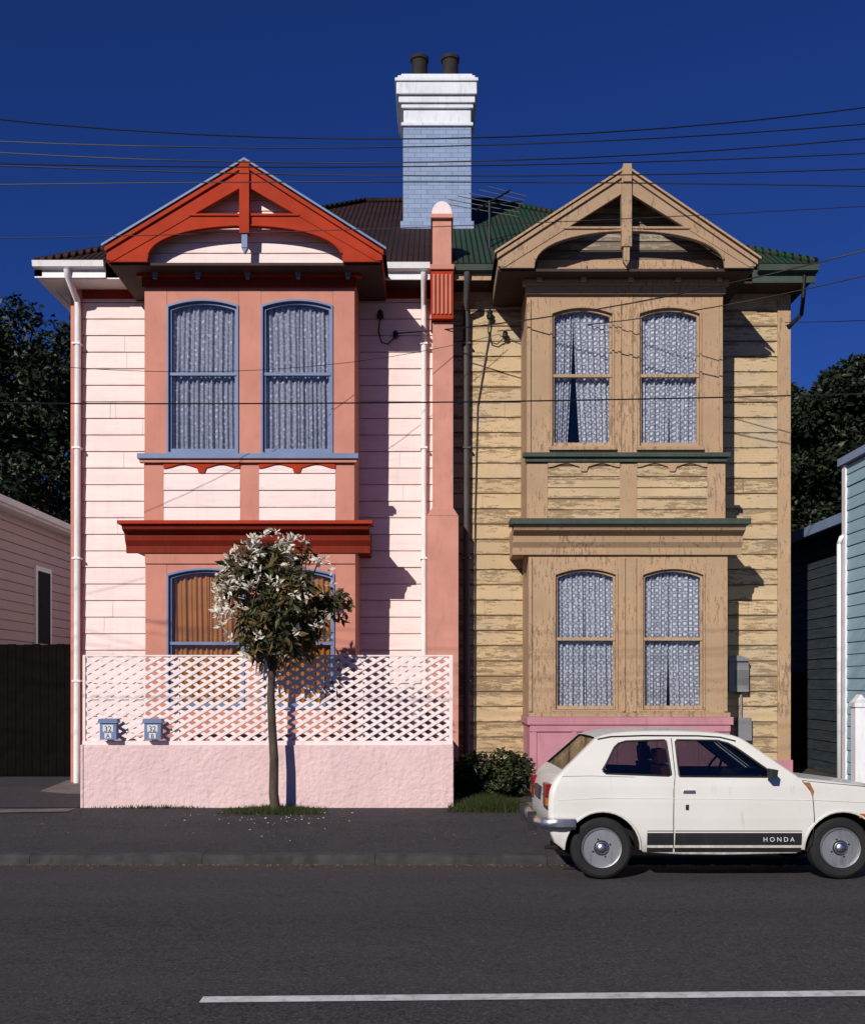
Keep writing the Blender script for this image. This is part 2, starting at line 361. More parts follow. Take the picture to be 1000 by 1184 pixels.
# ------------------------------------------------------------ houses
DW=16.5; DB=15.45; DG=14.98
def arch_outline(x0,x1,z0,zc,rise,n=14,off=0):
    x0+=off;x1-=off;z0+=off;zc-=off
    zs=zc-rise; P=[(x0,z0),(x1,z0)]
    for i in range(n+1):
        t=1-2*i/n; P.append(((x0+x1)/2+t*(x1-x0)/2, zs+rise*(1-t*t)))
    return P
def window(H,x0,x1,z0,zc,rise,y,mf,ms,mc,zm,kind,gap=(0,0,0),idx=''):
    w=Part('window'+idx,H)
    w.ring(arch_outline(x0,x1,z0,zc,rise),arch_outline(x0,x1,z0,zc,rise,off=.03),y-.025,y+.10,mf)
    w.ring(arch_outline(x0,x1,z0,zc,rise,off=.031),arch_outline(x0,x1,z0,zc,rise,off=.066),y+.03,y+.075,ms)
    w.box(x0+.035,x1-.035,y+.012,y+.085,zm-.024,zm+.024,ms)
    w.box(x0+.035,x1-.035,y+.025,y+.08,z0+.035,z0+.09,ms)
    w.done(.004)
    g=Part('window_glass'+idx,H); o=arch_outline(x0,x1,z0,zc,rise,off=.05)
    g.face([(a,y+.055,b) for a,b in o],m_glass); g.done(recalc=False)
    r=Part('window_room'+idx,H); Y0=y+.12;Y1=y+.9
    q=[(x0,z0),(x1,z0),(x1,zc),(x0,zc)]
    r.face([(a,Y1,b) for a,b in q],m_dark)
    for i in range(4):
        (a,b),(c,e)=q[i],q[(i+1)%4]; r.face([(a,Y0,b),(c,Y0,e),(c,Y1,e),(a,Y1,b)],m_dark)
    r.done(recalc=False)
    c=Part('curtain'+idx,H); nz=24
    for pi in (0,1):
        nx=60; ph=random.uniform(0,6); grid=[]; fr_=random.uniform(34,50)
        for j in range(nz+1):
            t=j/nz; z=z0+.03+(zc-z0-.04)*t
            gg=(gap[0]*(1-t)**1.5+gap[1]*t)
            row=[]
            a=x0+.03 if pi==0 else (x0+x1)/2+gap[2]+gg
            b=(x0+x1)/2+gap[2]-gg if pi==0 else x1-.03
            if gg==0 and pi==0: b+=.02
            for i in range(nx+1):
                s=i/nx; xx=a+(b-a)*s
                yy=y+.13+.024*math.sin(s*fr_+ph+1.2*math.sin(2.5*t+ph))*(1.2-.5*t)+.016*math.sin(s*19+2*ph+t)+pi*.006
                row.append(c.bm.verts.new((xx,yy,z)))
            grid.append(row)
        im=c.mi(mc)
        for j in range(nz):
            for i in range(nx):
                f=c.bm.faces.new((grid[j][i],grid[j][i+1],grid[j+1][i+1],grid[j+1][i])); f.material_index=im; f.smooth=True
    c.done(recalc=False)
def spandrel(p,x0,x1,zc,rise,ztop,y0,y1,m,n=14):
    zs=zc-rise; P=[(x0,ztop),(x0,zs)]
    for i in range(1,n): 
        t=-1+2*i/n; P.append(((x0+x1)/2+t*(x1-x0)/2,zs+rise*(1-t*t)))
    P+=[(x1,zs),(x1,ztop)]; p.prism(P,y0,y1,m)
def scallop(p,x0,x1,zt,h,y0,y1,m):
    P=[(x0,zt),(x1,zt)]; n=48; 
    for i in range(n+1):
        t=1-i/n
        q=.35+.25*math.cos(t*math.pi*4)+ (.55 if abs(t-.5)<.06 else 0)
        P.append((x0+(x1-x0)*t,zt-h*q))
    p.prism(P,y0,y1,m)
def bay(H,c):
    d=DB; B=Part(c['pre']+'bay_framing',H); fr=c['frame']
    for k,(ws,vt,vb,ve_t,ve_b) in enumerate(c['floors']):
        U0,U1=c['span'][k]; xs=[X(U0,d)]+[X(u,d) for w in ws for u in w]+[X(U1,d)]
        zt=Z(ve_t,d); zb=Z(ve_b,d)
        for i in range(0,len(xs),2):
            B.box(xs[i],xs[i+1],d,d+.12,zb,zt,fr)
        for w in ws:
            a,b=X(w[0],d),X(w[1],d); zc=Z(vt,d)
            spandrel(B,a,b,zc,.09,zt,d+.002,d+.118,fr)
            B.box(a,b,d+.003,d+.117,zb,Z(vb,d),fr)
        # bay side walls
        B.box(X(U0,d),X(U0,d)+.1,d+.121,DW,zb,zt,fr); B.box(X(U1,d)-.1,X(U1,d),d+.121,DW,zb,zt,fr)
    B.done(.006)
# ---- pink house
L=root('pink_house')
w=Part('weatherboard_walls',L)
w.boards(X(92,DW),X(500,DW),.1,8.32,DW,CL,m_pinkboard,lip=.03,joints=True,warp=.003)
w.done(recalc=False)
w=Part('wall_core',L)
XL0=X(87,DW); XR1=X(912,DW); XM=X(510,DW)
w.box(XL0+.03,XM,DW+.03,25,.0,8.3,m_pinkboard); 
w.done()
w=Part('trim_boards',L)
w.box(X(83,DW),X(96,DW),DW-.05,DW+.06,.1,8.3,m_salmon)
w.box(X(96,DW),X(500,DW),DW-.06,DW+.02,Z(346,DW),8.32,m_dkred)
w.box(X(96,DW),X(500,DW),DW-.09,DW-.061,Z(330,DW),8.32,m_red)
w.box(X(88,DW),X(500,DW),DW-.045,DW+.02,.1,.42,m_pinkboard)
w.done(.005)
bay(L,dict(pre='',frame=m_salmon,span=[(167,410),(168,411)],floors=[([(193,276),(302,385)],346,525,318,607),([(193,283),(300,387)],657,820,632,906)]))
b=Part('bay_details',L); d=DB
# frieze + pediment base
b.box(X(165,d),X(412,d),d-.05,d-.002,Z(333,d),Z(322,d),m_dkred)
b.box(X(160,d),X(418,d),d-.10,d-.002,Z(322,d),Z(300,d),m_red)
b.box(X(167,d),X(410,d),d+.001,DW,Z(312,d),Z(296,d),m_soffit)
for u in (182,231,288,346,403):
    b.box(X(u-3.2,d),X(u+3.2,d),d-.17,d-.10,Z(321,d),Z(304,d),m_blue)
    b.box(X(u-2.2,d),X(u+2.2,d),d-.15,d-.10,Z(326,d),Z(321,d),m_blue)
# sill
b.box(X(161,d),X(415,d),d-.13,d-.003,Z(532,d),Z(526,d),m_blue)
b.box(X(163,d),X(413,d),d-.09,d-.003,Z(536,d),Z(532,d),m_salmon)
for a,e in ((190,278),(300,388)):
    b.boards(X(a,d),X(e,d),Z(606,d),Z(537,d),d-.012,.26,m_pinkboard,base=Z(606,d))
    scallop(b,X(a,d),X(e,d),Z(536.5,d),.13,d-.055,d-.036,m_red)
for a,e in ((167,190),(278,300),(388,410)): b.box(X(a,d),X(e,d),d-.03,d-.001,Z(607,d),Z(536.5,d),m_salmon)
# cornice
pr=[(0,640),(-.05,640),(-.06,632),(-.12,626),(-.14,619),(-.26,615),(-.30,609),(-.30,606),(-.04,602),(0,602)]
b.prismx([(d+y,Z(v,d)) for y,v in pr],X(147,d),X(428,d),m_dkred)
b.box(X(143,d),X(432,d),d-.34,d-.001,Z(609.5,d),Z(605.5,d),m_red)
b.box(X(150,d),X(168,d)-.002,d-.0,DW,Z(636,d),Z(606,d),m_dkred); b.box(X(411,d)+.002,X(425,d),d-.0,DW,Z(636,d),Z(606,d),m_dkred)
b.box(X(168,d),X(411,d),d-.025,d-.001,Z(652,d),Z(640.5,d),m_salmon)
b.done(.005)
for i,(a,e) in enumerate(((193,276),(302,385))):
    window(L,X(a,d),X(e,d),Z(525,d),Z(346,d),.09,d,m_blue,m_blue,m_laceL,Z(432,d),'L',idx='_upper%d'%i)
for i,(a,e) in enumerate(((193,283),(300,387))):
    window(L,X(a,d),X(e,d),Z(820,d),Z(657,d),.09,d,m_blue,m_blue,m_orange,Z(744,d),'L',idx='_lower%d'%i)
def gable(H,A,Lf,Rt,vb,arch,coll,wb,mb,mcap,mside,mroof,mpend,course,sdep):
    d=DG; xa,za=X(A[0],d),Z(A[1],d); xl,zl=X(Lf[0],d),Z(Lf[1],d); xr,zr=X(Rt[0],d),Z(Rt[1],d); zb=Z(vb,d)
    g=Part('gable_bargeboards',H)
    g.prism([(xl,zl),(xl,zb+.02),(xl+.1,zb+.01),(xa,za-wb),(xa,za)],d,d+.06,mb)
    g.prism([(xr,zr),(xa,za),(xa,za-wb),(xr-.1,zb+.01),(xr,zb+.02)],d,d+.06,mb)
    u0,u1,vc=arch; cx=(X(u0,d)+X(u1,d))/2; hw=(X(u1,d)-X(u0,d))/2; zs=zb; zc=Z(vc,d); n=24
    ct=Z(coll,d)
    slL=(za-wb-zb)/(xa-xl); slR=(za-wb-zb)/(xr-xa)
    xcl=xa-(za-wb-ct)/slL; xcr=xa+(za-wb-ct)/slR
    arc=[(cx-hw*math.cos(math.pi*i/n),zs+(zc-zs)*math.sin(math.pi*i/n)**.85) for i in range(n+1)]
    g.prism([(xl+.02,zb)]+arc+[(xr-.02,zb),(xcr,ct),(xcl,ct)],d+.012,d+.05,mb)
    g.box(xa-.075,xa+.075,d-.05,d+.08,Z(coll+24,d),za+.02,mb)
    g.box(xa-.045,xa+.045,d-.03,d+.06,Z(coll+40,d),Z(coll+24,d),mpend)
    g.prism([(xa-.045,Z(coll+40,d)),(xa,Z(coll+46,d)),(xa+.045,Z(coll+40,d))],d-.02,d+.05,mpend)
    f=.07
    g.prism([(xl-.02,zl-.0),(xa,za+.0),(xa,za-f),(xl-.02,zl-f)],d-.035,d-.001,mb)
    g.prism([(xr+.02,zr),(xr+.02,zr-f),(xa,za-f),(xa,za)],d-.035,d-.001,mb)
    g.tube([(x,d+.004,z+.025) for x,z in arc[1:-1]],.018,mb,6)
    g.box(xcl-.05,xcr+.05,d-.012,d+.01,ct-.03,ct+.004,mb)
    g.done(.005)
    r=Part('gable_roof',H); t=.035
    r.prism([(xl-.06,zl+.0),(xa,za+.02),(xa,za+.02+t),(xl-.06,zl+t)],d-.06,d+.2,mcap)
    r.prism([(xr+.06,zr+.0),(xr+.06,zr+t),(xa,za+.02+t),(xa,za+.02)],d-.06,d+.2,mcap)
    r.prism([(xl-.05,zl+.004),(xa,za+.02),(xa,za+.05),(xl-.05,zl+.03)],d+.201,18.2,mroof)
    r.prism([(xr+.05,zr+.004),(xr+.05,zr+.03),(xa,za+.05),(xa,za+.02)],d+.201,18.2,mroof)
    r.box(xl+.02,xr-.02,d+.07,DB+.1,zb-.03,zb+.01,m_soffit)
    r.box(xl,xl+.04,d+.061,DW,zb+.0,zl-.02,mb); r.box(xr-.04,xr,d+.061,DW,zb,zr-.02,mb)
    r.box(xl+.02,X(167 if xl<0 else 610,DB),DB+.101,DW,zb-.03,zb+.01,m_soffit); r.box(X(410 if xl<0 else 835,DB),xr-.02,DB+.101,DW,zb-.03,zb+.01,m_soffit)
    r.done()
    s=Part('gable_siding',H)
    sl=(za-zl)/(xa-xl); sr=(za-zr)/(xr-xa)
    s.boards(lambda z:max(xl+.05,xa-max(0,(za-z))/sl+.02),lambda z:min(xr-.05,xa+max(0,(za-z))/sr-.02),zb,za-.05,d+sdep,course,mside,lip=.016)
    s.done(recalc=False)
gable(L,(283,188),(123,286),(442,290),302,(170,396,262),247,.33,m_red,m_blue,m_pinkboard,m_roofred,m_blue,.16,.26)
# gutters / downpipes pink
g=Part('gutters_and_downpipes',L)
def gutter(p,u0,u1,y,z,m):
    p.prismx([(y,z),(y-.10,z+.02),(y-.12,z+.11),(y-.10,z+.11),(y,z+.10)],u0,u1,m)
EZ=8.36; EY=15.98
gutter(g,X(40,EY),X(122,EY),EY,EZ,m_white); gutter(g,X(446,EY),X(497,EY),EY,EZ-.03,m_white)
g.box(X(40,EY),X(122,EY),EY,EY+.03,EZ-.12,EZ+.06,m_white); g.box(X(446,EY),X(497,EY),EY,EY+.03,EZ-.15,EZ+.03,m_white)
g.box(X(48,EY),X(140,EY),EY+.031,DW,EZ-.13,EZ-.11,m_white)
g.box(X(425,EY),X(497,EY),EY+.031,DW,EZ-.13,EZ-.11,m_soffit)
g.prismx([(EY,EZ-.1),(25,EZ-.1),(25,EZ),(EY,EZ)],X(40,EY),X(40,EY)+.12,m_white)
g.box(X(52,EY),X(87,DW),DW,25,EZ-.13,EZ-.10,m_white)
yd=DW-.13
xp=X(90,yd); g.tube([(xp-.02,EY-.05,EZ),(xp-.02,EY-.02,EZ-.1),(xp,yd-.03,EZ-.35),(xp,yd,EZ-.5),(xp-.02,yd,.15)],.05,m_white,12)
xp=X(490,yd); g.tube([(xp,EY-.05,EZ-.05),(xp,EY-.02,EZ-.15),(xp,yd-.03,EZ-.4),(xp,yd,EZ-.55),(xp,yd,.15)],.045,m_white,12)
for z in (1.8,3.8,5.6,7.3):
    g.box(X(90,yd)-.08,X(90,yd)+.05,yd-.06,yd+.1,z,z+.03,m_white); g.box(xp-.06,xp+.06,yd-.055,yd+.1,z,z+.03,m_white)
g.done(sharp=40)
# party wall
p=Part('party_wall',L); d=15.95
def pb(u0,u1,v0,v1,y0,m,y1=DW+.3): p.box(X(u0,d),X(u1,d),y0,y1,Z(v1,d),Z(v0,d),m)
pb(493.5,530,597,910,d-.06,m_salmonlt); 
p.prism([(X(493.5,d),Z(597,d)),(X(530,d),Z(597,d)),(X(524,d),Z(588,d)),(X(499.5,d),Z(588,d))],d-.06,DW+.3,m_salmonlt)
pb(500,524,372,588,d,m_salmonlt)
pb(498,524,315,371,d-.10,m_red)
for i in range(5): pb(500.5+i*4.7,502.8+i*4.7,320,366,d-.125,m_salmon,d-.101)
pb(497,525,309,315,d-.14,m_salmon); pb(500,522,254,309,d-.02,m_salmonlt); pb(498,524,249,254,d-.08,m_salmonlt)
P=[(X(499,d),Z(249,d))]+[(X(511,d)-(X(523,d)-X(511,d))*math.cos(math.pi*i/12),Z(249,d)+.21*math.sin(math.pi*i/12)) for i in range(13)]+[(X(523,d),Z(249,d))]
p.prism(P[1:-1],d-.05,d+.5,m_lattice)
p.prismx([(DW+.3,8.5),(DW+.3,9.15),(21,12.1),(21,11.6)],X(500,d)+.02,X(522,d)-.02,m_salmonlt)
p.done(.008)
# chimney
c=Part('chimney',L); d=18.5
def cb(u0,u1,v0,v1,m,e=0): c.box(X(u0,d),X(u1,d),d-e,d+1.1+e,Z(v1,d),Z(v0,d),m)
cb(466,545,146,300,m_bluebrick); cb(464,547,142,146,m_chimwhite,.04)
cb(466.5,544.5,126,142,m_chimwhite,.003); cb(464,547,121,126,m_chimwhite,.05); cb(461,549,113,121,m_chimwhite,.09); cb(458.5,551,99,113,m_chimwhite,.14)
cb(457,552.5,95,99,m_chimwhite,.17); cb(460,549,90,95,m_chimwhite,.1); cb(464,546,86,90,m_chimwhite,.04)
cb(463,548,256,300,m_bluebrick,.04)
c.done(.012)
c=Part('chimney_pots',L); m_pot=M('sooty_terracotta',(.022,.017,.016),.8,.4,dirt=.3)
for u in (485,520.5):
    c.lathe([(.17,0),(.17,.12),(.15,.14),(.15,.50),(.175,.51),(.175,.57),(.13,.57),(.12,.3)],(X(u,d+.35),d+.4,Z(86,d)-.02),(0,0,1),m_pot,20)
c.done(sharp=40)
# main roofs
def hip(H,xe,xm,side,m,name):
    r=Part(name,H); y0=EY-.03; yt=21.0; zt=11.85; ze=EZ+.10; xt=xe+(4.9 if side<0 else -4.9)
    yb=26
    def F(p): r.face(p if side<0 else p[::-1],m)
    F([(xe,y0,ze),(xm,y0,ze),(xm,yt,zt),(xt,yt,zt)])
    F([(xe,yb,ze),(xe,y0,ze),(xt,yt,zt)])
    F([(xm,yb,ze),(xe,yb,ze),(xt,yt,zt),(xm,yt,zt)])
    r.tube([(xe,y0,ze+.02),(xt,yt,zt+.03)],.06,m,6); r.tube([(xt,yt,zt+.03),(xm,yt,zt+.03)],.06,m,6)
    r.done(recalc=False)
hip(L,X(42,EY),X(509,16),-1,m_roofred,'roof')
# ---- cream house
R=root('cream_house')
w=Part('weatherboard_walls',R); w.boards(X(524,DW),X(900,DW),.1,8.3,DW,CR,m_cream,warp=.007,joints=True,lip=.028)
w.done(recalc=False)
w=Part('wall_core',R); w.box(XM+.002,XR1-.02,DW+.03,25,0,8.28,m_cream); w.done()
w=Part('trim_boards',R)
w.box(X(898,DW),X(913,DW),DW-.05,DW+.06,.1,8.3,m_creamtrim)
w.box(X(524,DW),X(899,DW),DW-.06,DW+.02,Z(348,DW),8.3,m_creamtrim)
w.box(X(524,DW),X(899,DW),DW-.10,DW-.061,Z(333,DW),8.3,m_soffit)
w.box(X(845,DW),X(915,DW),DW-.07,DW+.02,.1,.52,m_mauve)
w.done(.005)
d=DB
bay(R,dict(pre='',frame=m_creamtrim,span=[(609,836),(611,841)],floors=[([(636,710),(737,811)],354,518,330,604),([(640,714),(741,815)],656,823,638,829)]))
b=Part('bay_details',R)
b.box(X(604,d),X(841,d),d-.10,d-.002,Z(332,d),Z(303,d),m_creamtrim)
b.box(X(607,d),X(838,d),d-.06,d-.002,Z(341,d),Z(332,d),m_gabwood)
b.box(X(602,d),X(843,d),d-.14,d-.102,Z(318,d),Z(313,d),m_gabwood)
b.box(X(610,d),X(835,d),d+.001,DW,Z(330,d),Z(300,d),m_soffit)
for u in (622,673,727,781,828): b.box(X(u-3,d),X(u+3,d),d-.19,d-.142,Z(330,d),Z(308,d),m_gabwood)
b.box(X(604,d),X(842,d),d-.13,d-.003,Z(530,d),Z(525,d),m_green)
b.box(X(607,d),X(839,d),d-.08,d-.003,Z(535,d),Z(530,d),m_green)
for a,e in ((633,716),(736,817)):
    b.boards(X(a,d),X(e,d),Z(602,d),Z(537,d),d-.01,.17,m_cream,base=Z(602,d),lip=.016)
    scallop(b,X(a,d),X(e,d),Z(535.5,d),.12,d-.05,d-.032,m_creamtrim)
for a,e in ((609,633),(716,736),(817,838)): b.box(X(a,d),X(e,d),d-.03,d-.001,Z(603,d),Z(535.5,d),m_creamtrim)
pr=[(0,642),(-.05,642),(-.06,634),(-.12,628),(-.14,621),(-.26,616),(-.30,611),(-.30,607),(-.04,601),(0,601)]
b.prismx([(d+y,Z(v,d)) for y,v in pr],X(592,d),X(856,d),m_creamtrim)
b.box(X(588,d),X(860,d),d-.36,d-.001,Z(610,d),Z(603.5,d),m_green)
b.box(X(595,d),X(611,d)-.002,d,DW,Z(638,d),Z(606,d),m_creamtrim); b.box(X(841,d)+.002,X(853,d),d,DW,Z(638,d),Z(606,d),m_creamtrim)
b.box(X(612,d),X(843,d),d-.07,d-.002,Z(829,d),Z(824,d),m_creamtrim)
for a,e,v in ((636,710,518),(737,811,518),(640,714,823),(741,815,823)): b.box(X(a-2,d),X(e+2,d),d-.06,d-.026,Z(v+3,d),Z(v-1,d),m_gabwood)
for u,v0,v1 in ((611.5,345,524),(716,345,524),(729,345,524),(833,345,524),(613,645,823),(720.5,645,823),(733.5,645,823),(838.5,645,823)):
    b.box(X(u-2,d),X(u+2,d),d-.03,d-.001,Z(v1,d),Z(v0,d),m_creamtrim)
b.done(.005)
b=Part('mauve_base',R)
b.box(X(612,d),X(843,d),d-.04,DW,.05,Z(838,d),m_mauve)
b.box(X(609,d),X(846,d),d-.09,DW,Z(838,d),Z(829.2,d),m_mauve)
for i in range(5):
    u=614+i*46.5; b.box(X(u,d),X(u+6,d),d-.06,d-.041,.06,Z(839,d),m_mauve)
b.prism([(X(612,d)+.0,Z(846,d)),(X(843,d),Z(846,d)),(X(843,d),Z(839,d)),(X(612,d),Z(839,d))],d-.07,d-.061,m_mauve)
b.done(.005)
for i,(a,e) in enumerate(((636,710),(737,811))):
    window(R,X(a,d),X(e,d),Z(518,d),Z(354,d),.09,d,m_creamtrim,m_creamtrim,m_laceR,Z(434,d),'R',gap=[(.10,.0,-.12),(.015,.0,.02)][i],idx='_upper%d'%i)
for i,(a,e) in enumerate(((640,714),(741,815))):
    window(R,X(a,d),X(e,d),Z(823,d),Z(656,d),.09,d,m_creamtrim,m_creamtrim,m_laceR,Z(739,d),'R',gap=[(0,.0,0),(.02,.0,-.05)][i],idx='_lower%d'%i)
gable(R,(724,197),(576,294),(874,301),309,(618,838,268),262,.30,m_gabwood,m_creamtrim,m_gabside,m_roofgreen,m_gabwood,.14,.40)
f=Part('gable_finial',R); f.box(X(719.5,DG),X(729.5,DG),DG-.07,DG+.05,Z(212,DG),Z(191,DG),m_creamtrim); f.done(.008)
hip(R,X(943,EY),X(509,16)+.002,1,m_roofgreen,'roof')
g=Part('gutters_and_downpipes',R)
gutter(g,X(525,EY),X(575,EY),EY,EZ-.06,m_green); gutter(g,X(875,EY),X(944,EY),EY,EZ-.06,m_green)
g.box(X(525,EY),X(580,EY),EY,EY+.03,EZ-.16,EZ,m_creamtrim); g.box(X(870,EY),X(943,EY),EY,EY+.03,EZ-.2,EZ,m_green)
g.box(X(525,EY),X(590,EY),EY+.031,DW,EZ-.17,EZ-.15,m_soffit); g.box(X(850,EY),X(938,EY),EY+.031,DW,EZ-.2,EZ-.17,m_soffit)
g.box(XR1,X(938,EY),DW,25,EZ-.2,EZ-.17,m_soffit)
xp=X(539,yd); g.tube([(xp,EY-.05,EZ-.05),(xp,EY-.02,EZ-.2),(xp,yd-.03,EZ-.5),(xp,yd,EZ-.65),(xp,yd,.15)],.052,m_greypipe,12)
g.tube([(X(930,EY),EY,EZ-.05),(X(930,EY),EY+.05,EZ-.4),(X(926,DW),DW-.02,EZ-.52),(X(912,DW),DW-.05,EZ-.72),(X(909,DW),DW-.07,EZ-.74)],.035,m_black,10)
for z in (1.8,3.8,5.6,7.3): g.box(xp-.07,xp+.07,yd-.06,yd+.1,z,z+.03,m_greypipe)
g.done(sharp=40)
mb=Part('meter_box',R); mb.box(X(842,DW-.15),X(865,DW-.15),DW-.18,DW-.03,Z(800,DW),Z(765,DW),m_meter)
mb.prism([(X(841,DW-.2),Z(765,DW)),(X(866,DW-.2),Z(765,DW)),(X(866,DW-.2),Z(762,DW)),(X(854,DW-.2),Z(758,DW)),(X(841,DW-.2),Z(762,DW))],DW-.22,DW-.03,m_meter)
mb.tube([(X(857,DW-.1),DW-.08,Z(800,DW)),(X(857,DW-.1),DW-.08,.3)],.02,m_meter); mb.box(X(846,DW),X(861,DW),DW-.185,DW-.18,Z(792,DW),Z(775,DW),m_alu)
mb.box(X(851,DW),X(866,DW),DW-.14,DW-.03,Z(856,DW),Z(830,DW),m_meter)
mb.done(.005)
# insulators with cable loops
ins=Part('service_cable_fittings',R)
def loop(u,v):
    x,z=X(u,DW),Z(v,DW); y=DW-.1
    ins.lathe([(.02,0),(.05,.01),(.06,.06),(.04,.09),(.05,.12),(.015,.16)],(x,y,z-.05),(0,0,1),m_black,12)
    ins.tube([(x,y,z),(x-.03,y,z-.25),(x+.02,y+.02,z-.42),(x+.12,y+.02,z-.45),(x+.22,y,z-.36),(x+.25,y,z-.28)],.012,m_black,6)
    ins.lathe([(.03,0),(.05,.02),(.04,.1),(.02,.12)],(x+.25,y,z-.36),(0,0,1),m_black,10)
loop(440,368); loop(566,368)
ins.tube([(X(566,DW),DW-.06,Z(385,DW)),(X(552,DW),DW-.05,Z(470,DW)),(X(549,DW),DW-.05,Z(600,DW)),(X(549,DW),DW-.05,Z(880,DW))],.011,m_black,6)
ins.done(sharp=40)
# ---- TV antenna
a=Part('tv_antenna'); d=17.0; ax=X(566,d)
a.tube([(ax,d,Z(318,d)),(ax,d,Z(232,d))],.022,m_black)
p0=Vector((X(551,d),d,Z(243,d))); p1=Vector((X(592,d),d+.5,Z(203,d)))
a.tube([p0,p1],.02,m_black)
for i in range(6):
    t=.04+i*.18; c0=p0.lerp(p1,t); h=.72-.075*i
    a.tube([c0+Vector((-h*.95,-.1,.10*h)),c0+Vector((h*.95,.1,-.10*h))],.007,m_alu,6)
a.tube([(ax,d,Z(236,d)),(X(604,d),d+.2,Z(226,d))],.012,m_black,6)
a.done(sharp=40)
# ------------------------------------------------------------ fence
F=root('lattice_front_fence'); d=13.35
b=Part('stucco_base',F); x0,x1=X(94,d),X(523.5,d)
b.box(x0,x1,d,d+.2,.0,Z(862,d),m_pinkfence)
b.box(x0-.01,x0+.03,d-.015,d+.22,.0,Z(863,d)+.02,m_pinkfence)
b.box(x1-.15,x1+.01,d-.012,d+.22,.0,Z(863,d)+.02,m_pinkfence)
b.box(x1-.19,x1-.001,d+.221,DW-.5,.0,Z(862,d),m_pinkfence)
b.box(x0+.001,x0+.19,d+.221,DW-.06,.0,Z(862,d),m_pinkfence)
b.done(.012)
lt=Part('lattice_panel',F); zb=Z(858,d); zt=Z(758,d)
def clipslats(x0,x1,zb,zt,y0,y1,sl,step,wd,m,part=None):
    H=zt-zb; c=-abs(sl)*(x1-x0)-H
    while c<abs(sl)*(x1-x0)+H+.2:
        P=[(x0-1,c-sl*1-wd/2),(x1+1,c+sl*(x1-x0+1)-wd/2),(x1+1,c+sl*(x1-x0+1)+wd/2),(x0-1,c-sl+wd/2)]
        def clip(P,f):
            O=[]
            for i in range(len(P)):
                A=P[i];B=P[(i+1)%len(P)];fa,fb=f(A),f(B)
                if fa>=0:O.append(A)
                if fa*fb<0: t=fa/(fa-fb);O.append((A[0]+(B[0]-A[0])*t,A[1]+(B[1]-A[1])*t))
            return O
        for f in (lambda q:q[0]-x0,lambda q:x1-q[0],lambda q:q[1],lambda q:H-q[1]):
            P=clip(P,f) if P else P
        if len(P)>=3:
            dy=random.uniform(0,.0015); part.prism([(x,zb+z) for x,z in P],y0+dy,y1+dy,m)
        c+=step*random.uniform(.96,1.04)
sl=.60; st=.118
clipslats(x0,x1,zb,zt,d+.06,d+.070,sl,st,.050,m_lattice,part=lt)
clipslats(x0,x1,zb,zt,d+.074,d+.084,-sl,st,.050,m_lattice,part=lt)
lt.box(x0,x1,d+.04,d+.12,zb-.045,zb+.01,m_lattice)
lt.box(x0,x1,d+.055,d+.105,zt-.012,zt+.008,m_lattice)
lt.box(x0,x0+.035,d+.05,d+.11,zb,zt,m_lattice); lt.box(x1-.05,x1,d+.05,d+.11,zb,zt,m_lattice)
for u in (202,309,416): lt.box(X(u,d)-.035,X(u,d)+.035,d+.10,d+.17,zb,zt-.01,m_lattice)
lt.done()
m_plate=M('white_plate',(.6,.6,.6),.5,.05,dirt=.1)
for nm,u,ch in (('letterbox',128,'A'),('letterbox',179,'B')):
    e=root(nm); q=Part('box',e); y=d-.11
    q.box(X(u-9.5,d),X(u+9.5,d),y,d-.002,Z(855,d),Z(836,d),m_blue)
    q.prism([(X(u-11.5,d),Z(836,d)),(X(u+11.5,d),Z(836,d)),(X(u+10.5,d),Z(831,d)),(X(u-10.5,d),Z(831,d))],y-.02,d-.002,m_blue)
    q.box(X(u-6,d),X(u+6,d),y-.004,y-.001,Z(846,d),Z(838,d),m_plate)
    q.box(X(u-4,d),X(u+4,d),y-.004,y-.001,Z(853.5,d),Z(847.5,d),m_plate); q.done(.004)
    text('32',e,(X(u,d),y-.006,Z(845.5,d)),.1,m_black); text(ch,e,(X(u,d),y-.006,Z(853,d)),.075,m_black)
# ------------------------------------------------------------ foliage
def leafcloud(part,centers,n,size,m,asp=.45,flat=0,up=.0):
    i=part.mi(m); V=part.bm.verts.new
    for _ in range(n):
        c,r=random.choice(centers)
        q=Vector((random.gauss(0,1),random.gauss(0,1),random.gauss(0,1))).normalized()*random.random()**.45
        p=Vector(c)+Vector((q.x*r[0],q.y*r[1],q.z*r[2]))
        a=Vector((random.gauss(0,1),random.gauss(0,1),random.gauss(0,.7)+up)).normalized(); nrm=a.orthogonal().normalized()
        nrm=(Matrix.Rotation(random.uniform(0,6.28),3,a)@nrm); b=a.cross(nrm); s=size*random.uniform(.6,1.35)
        v=[V(p),V(p+a*s*.5+b*s*asp*.5+nrm*s*.08),V(p+a*s),V(p+a*s*.5-b*s*asp*.5+nrm*s*.08)]
        f=part.bm.faces.new(v); f.material_index=i
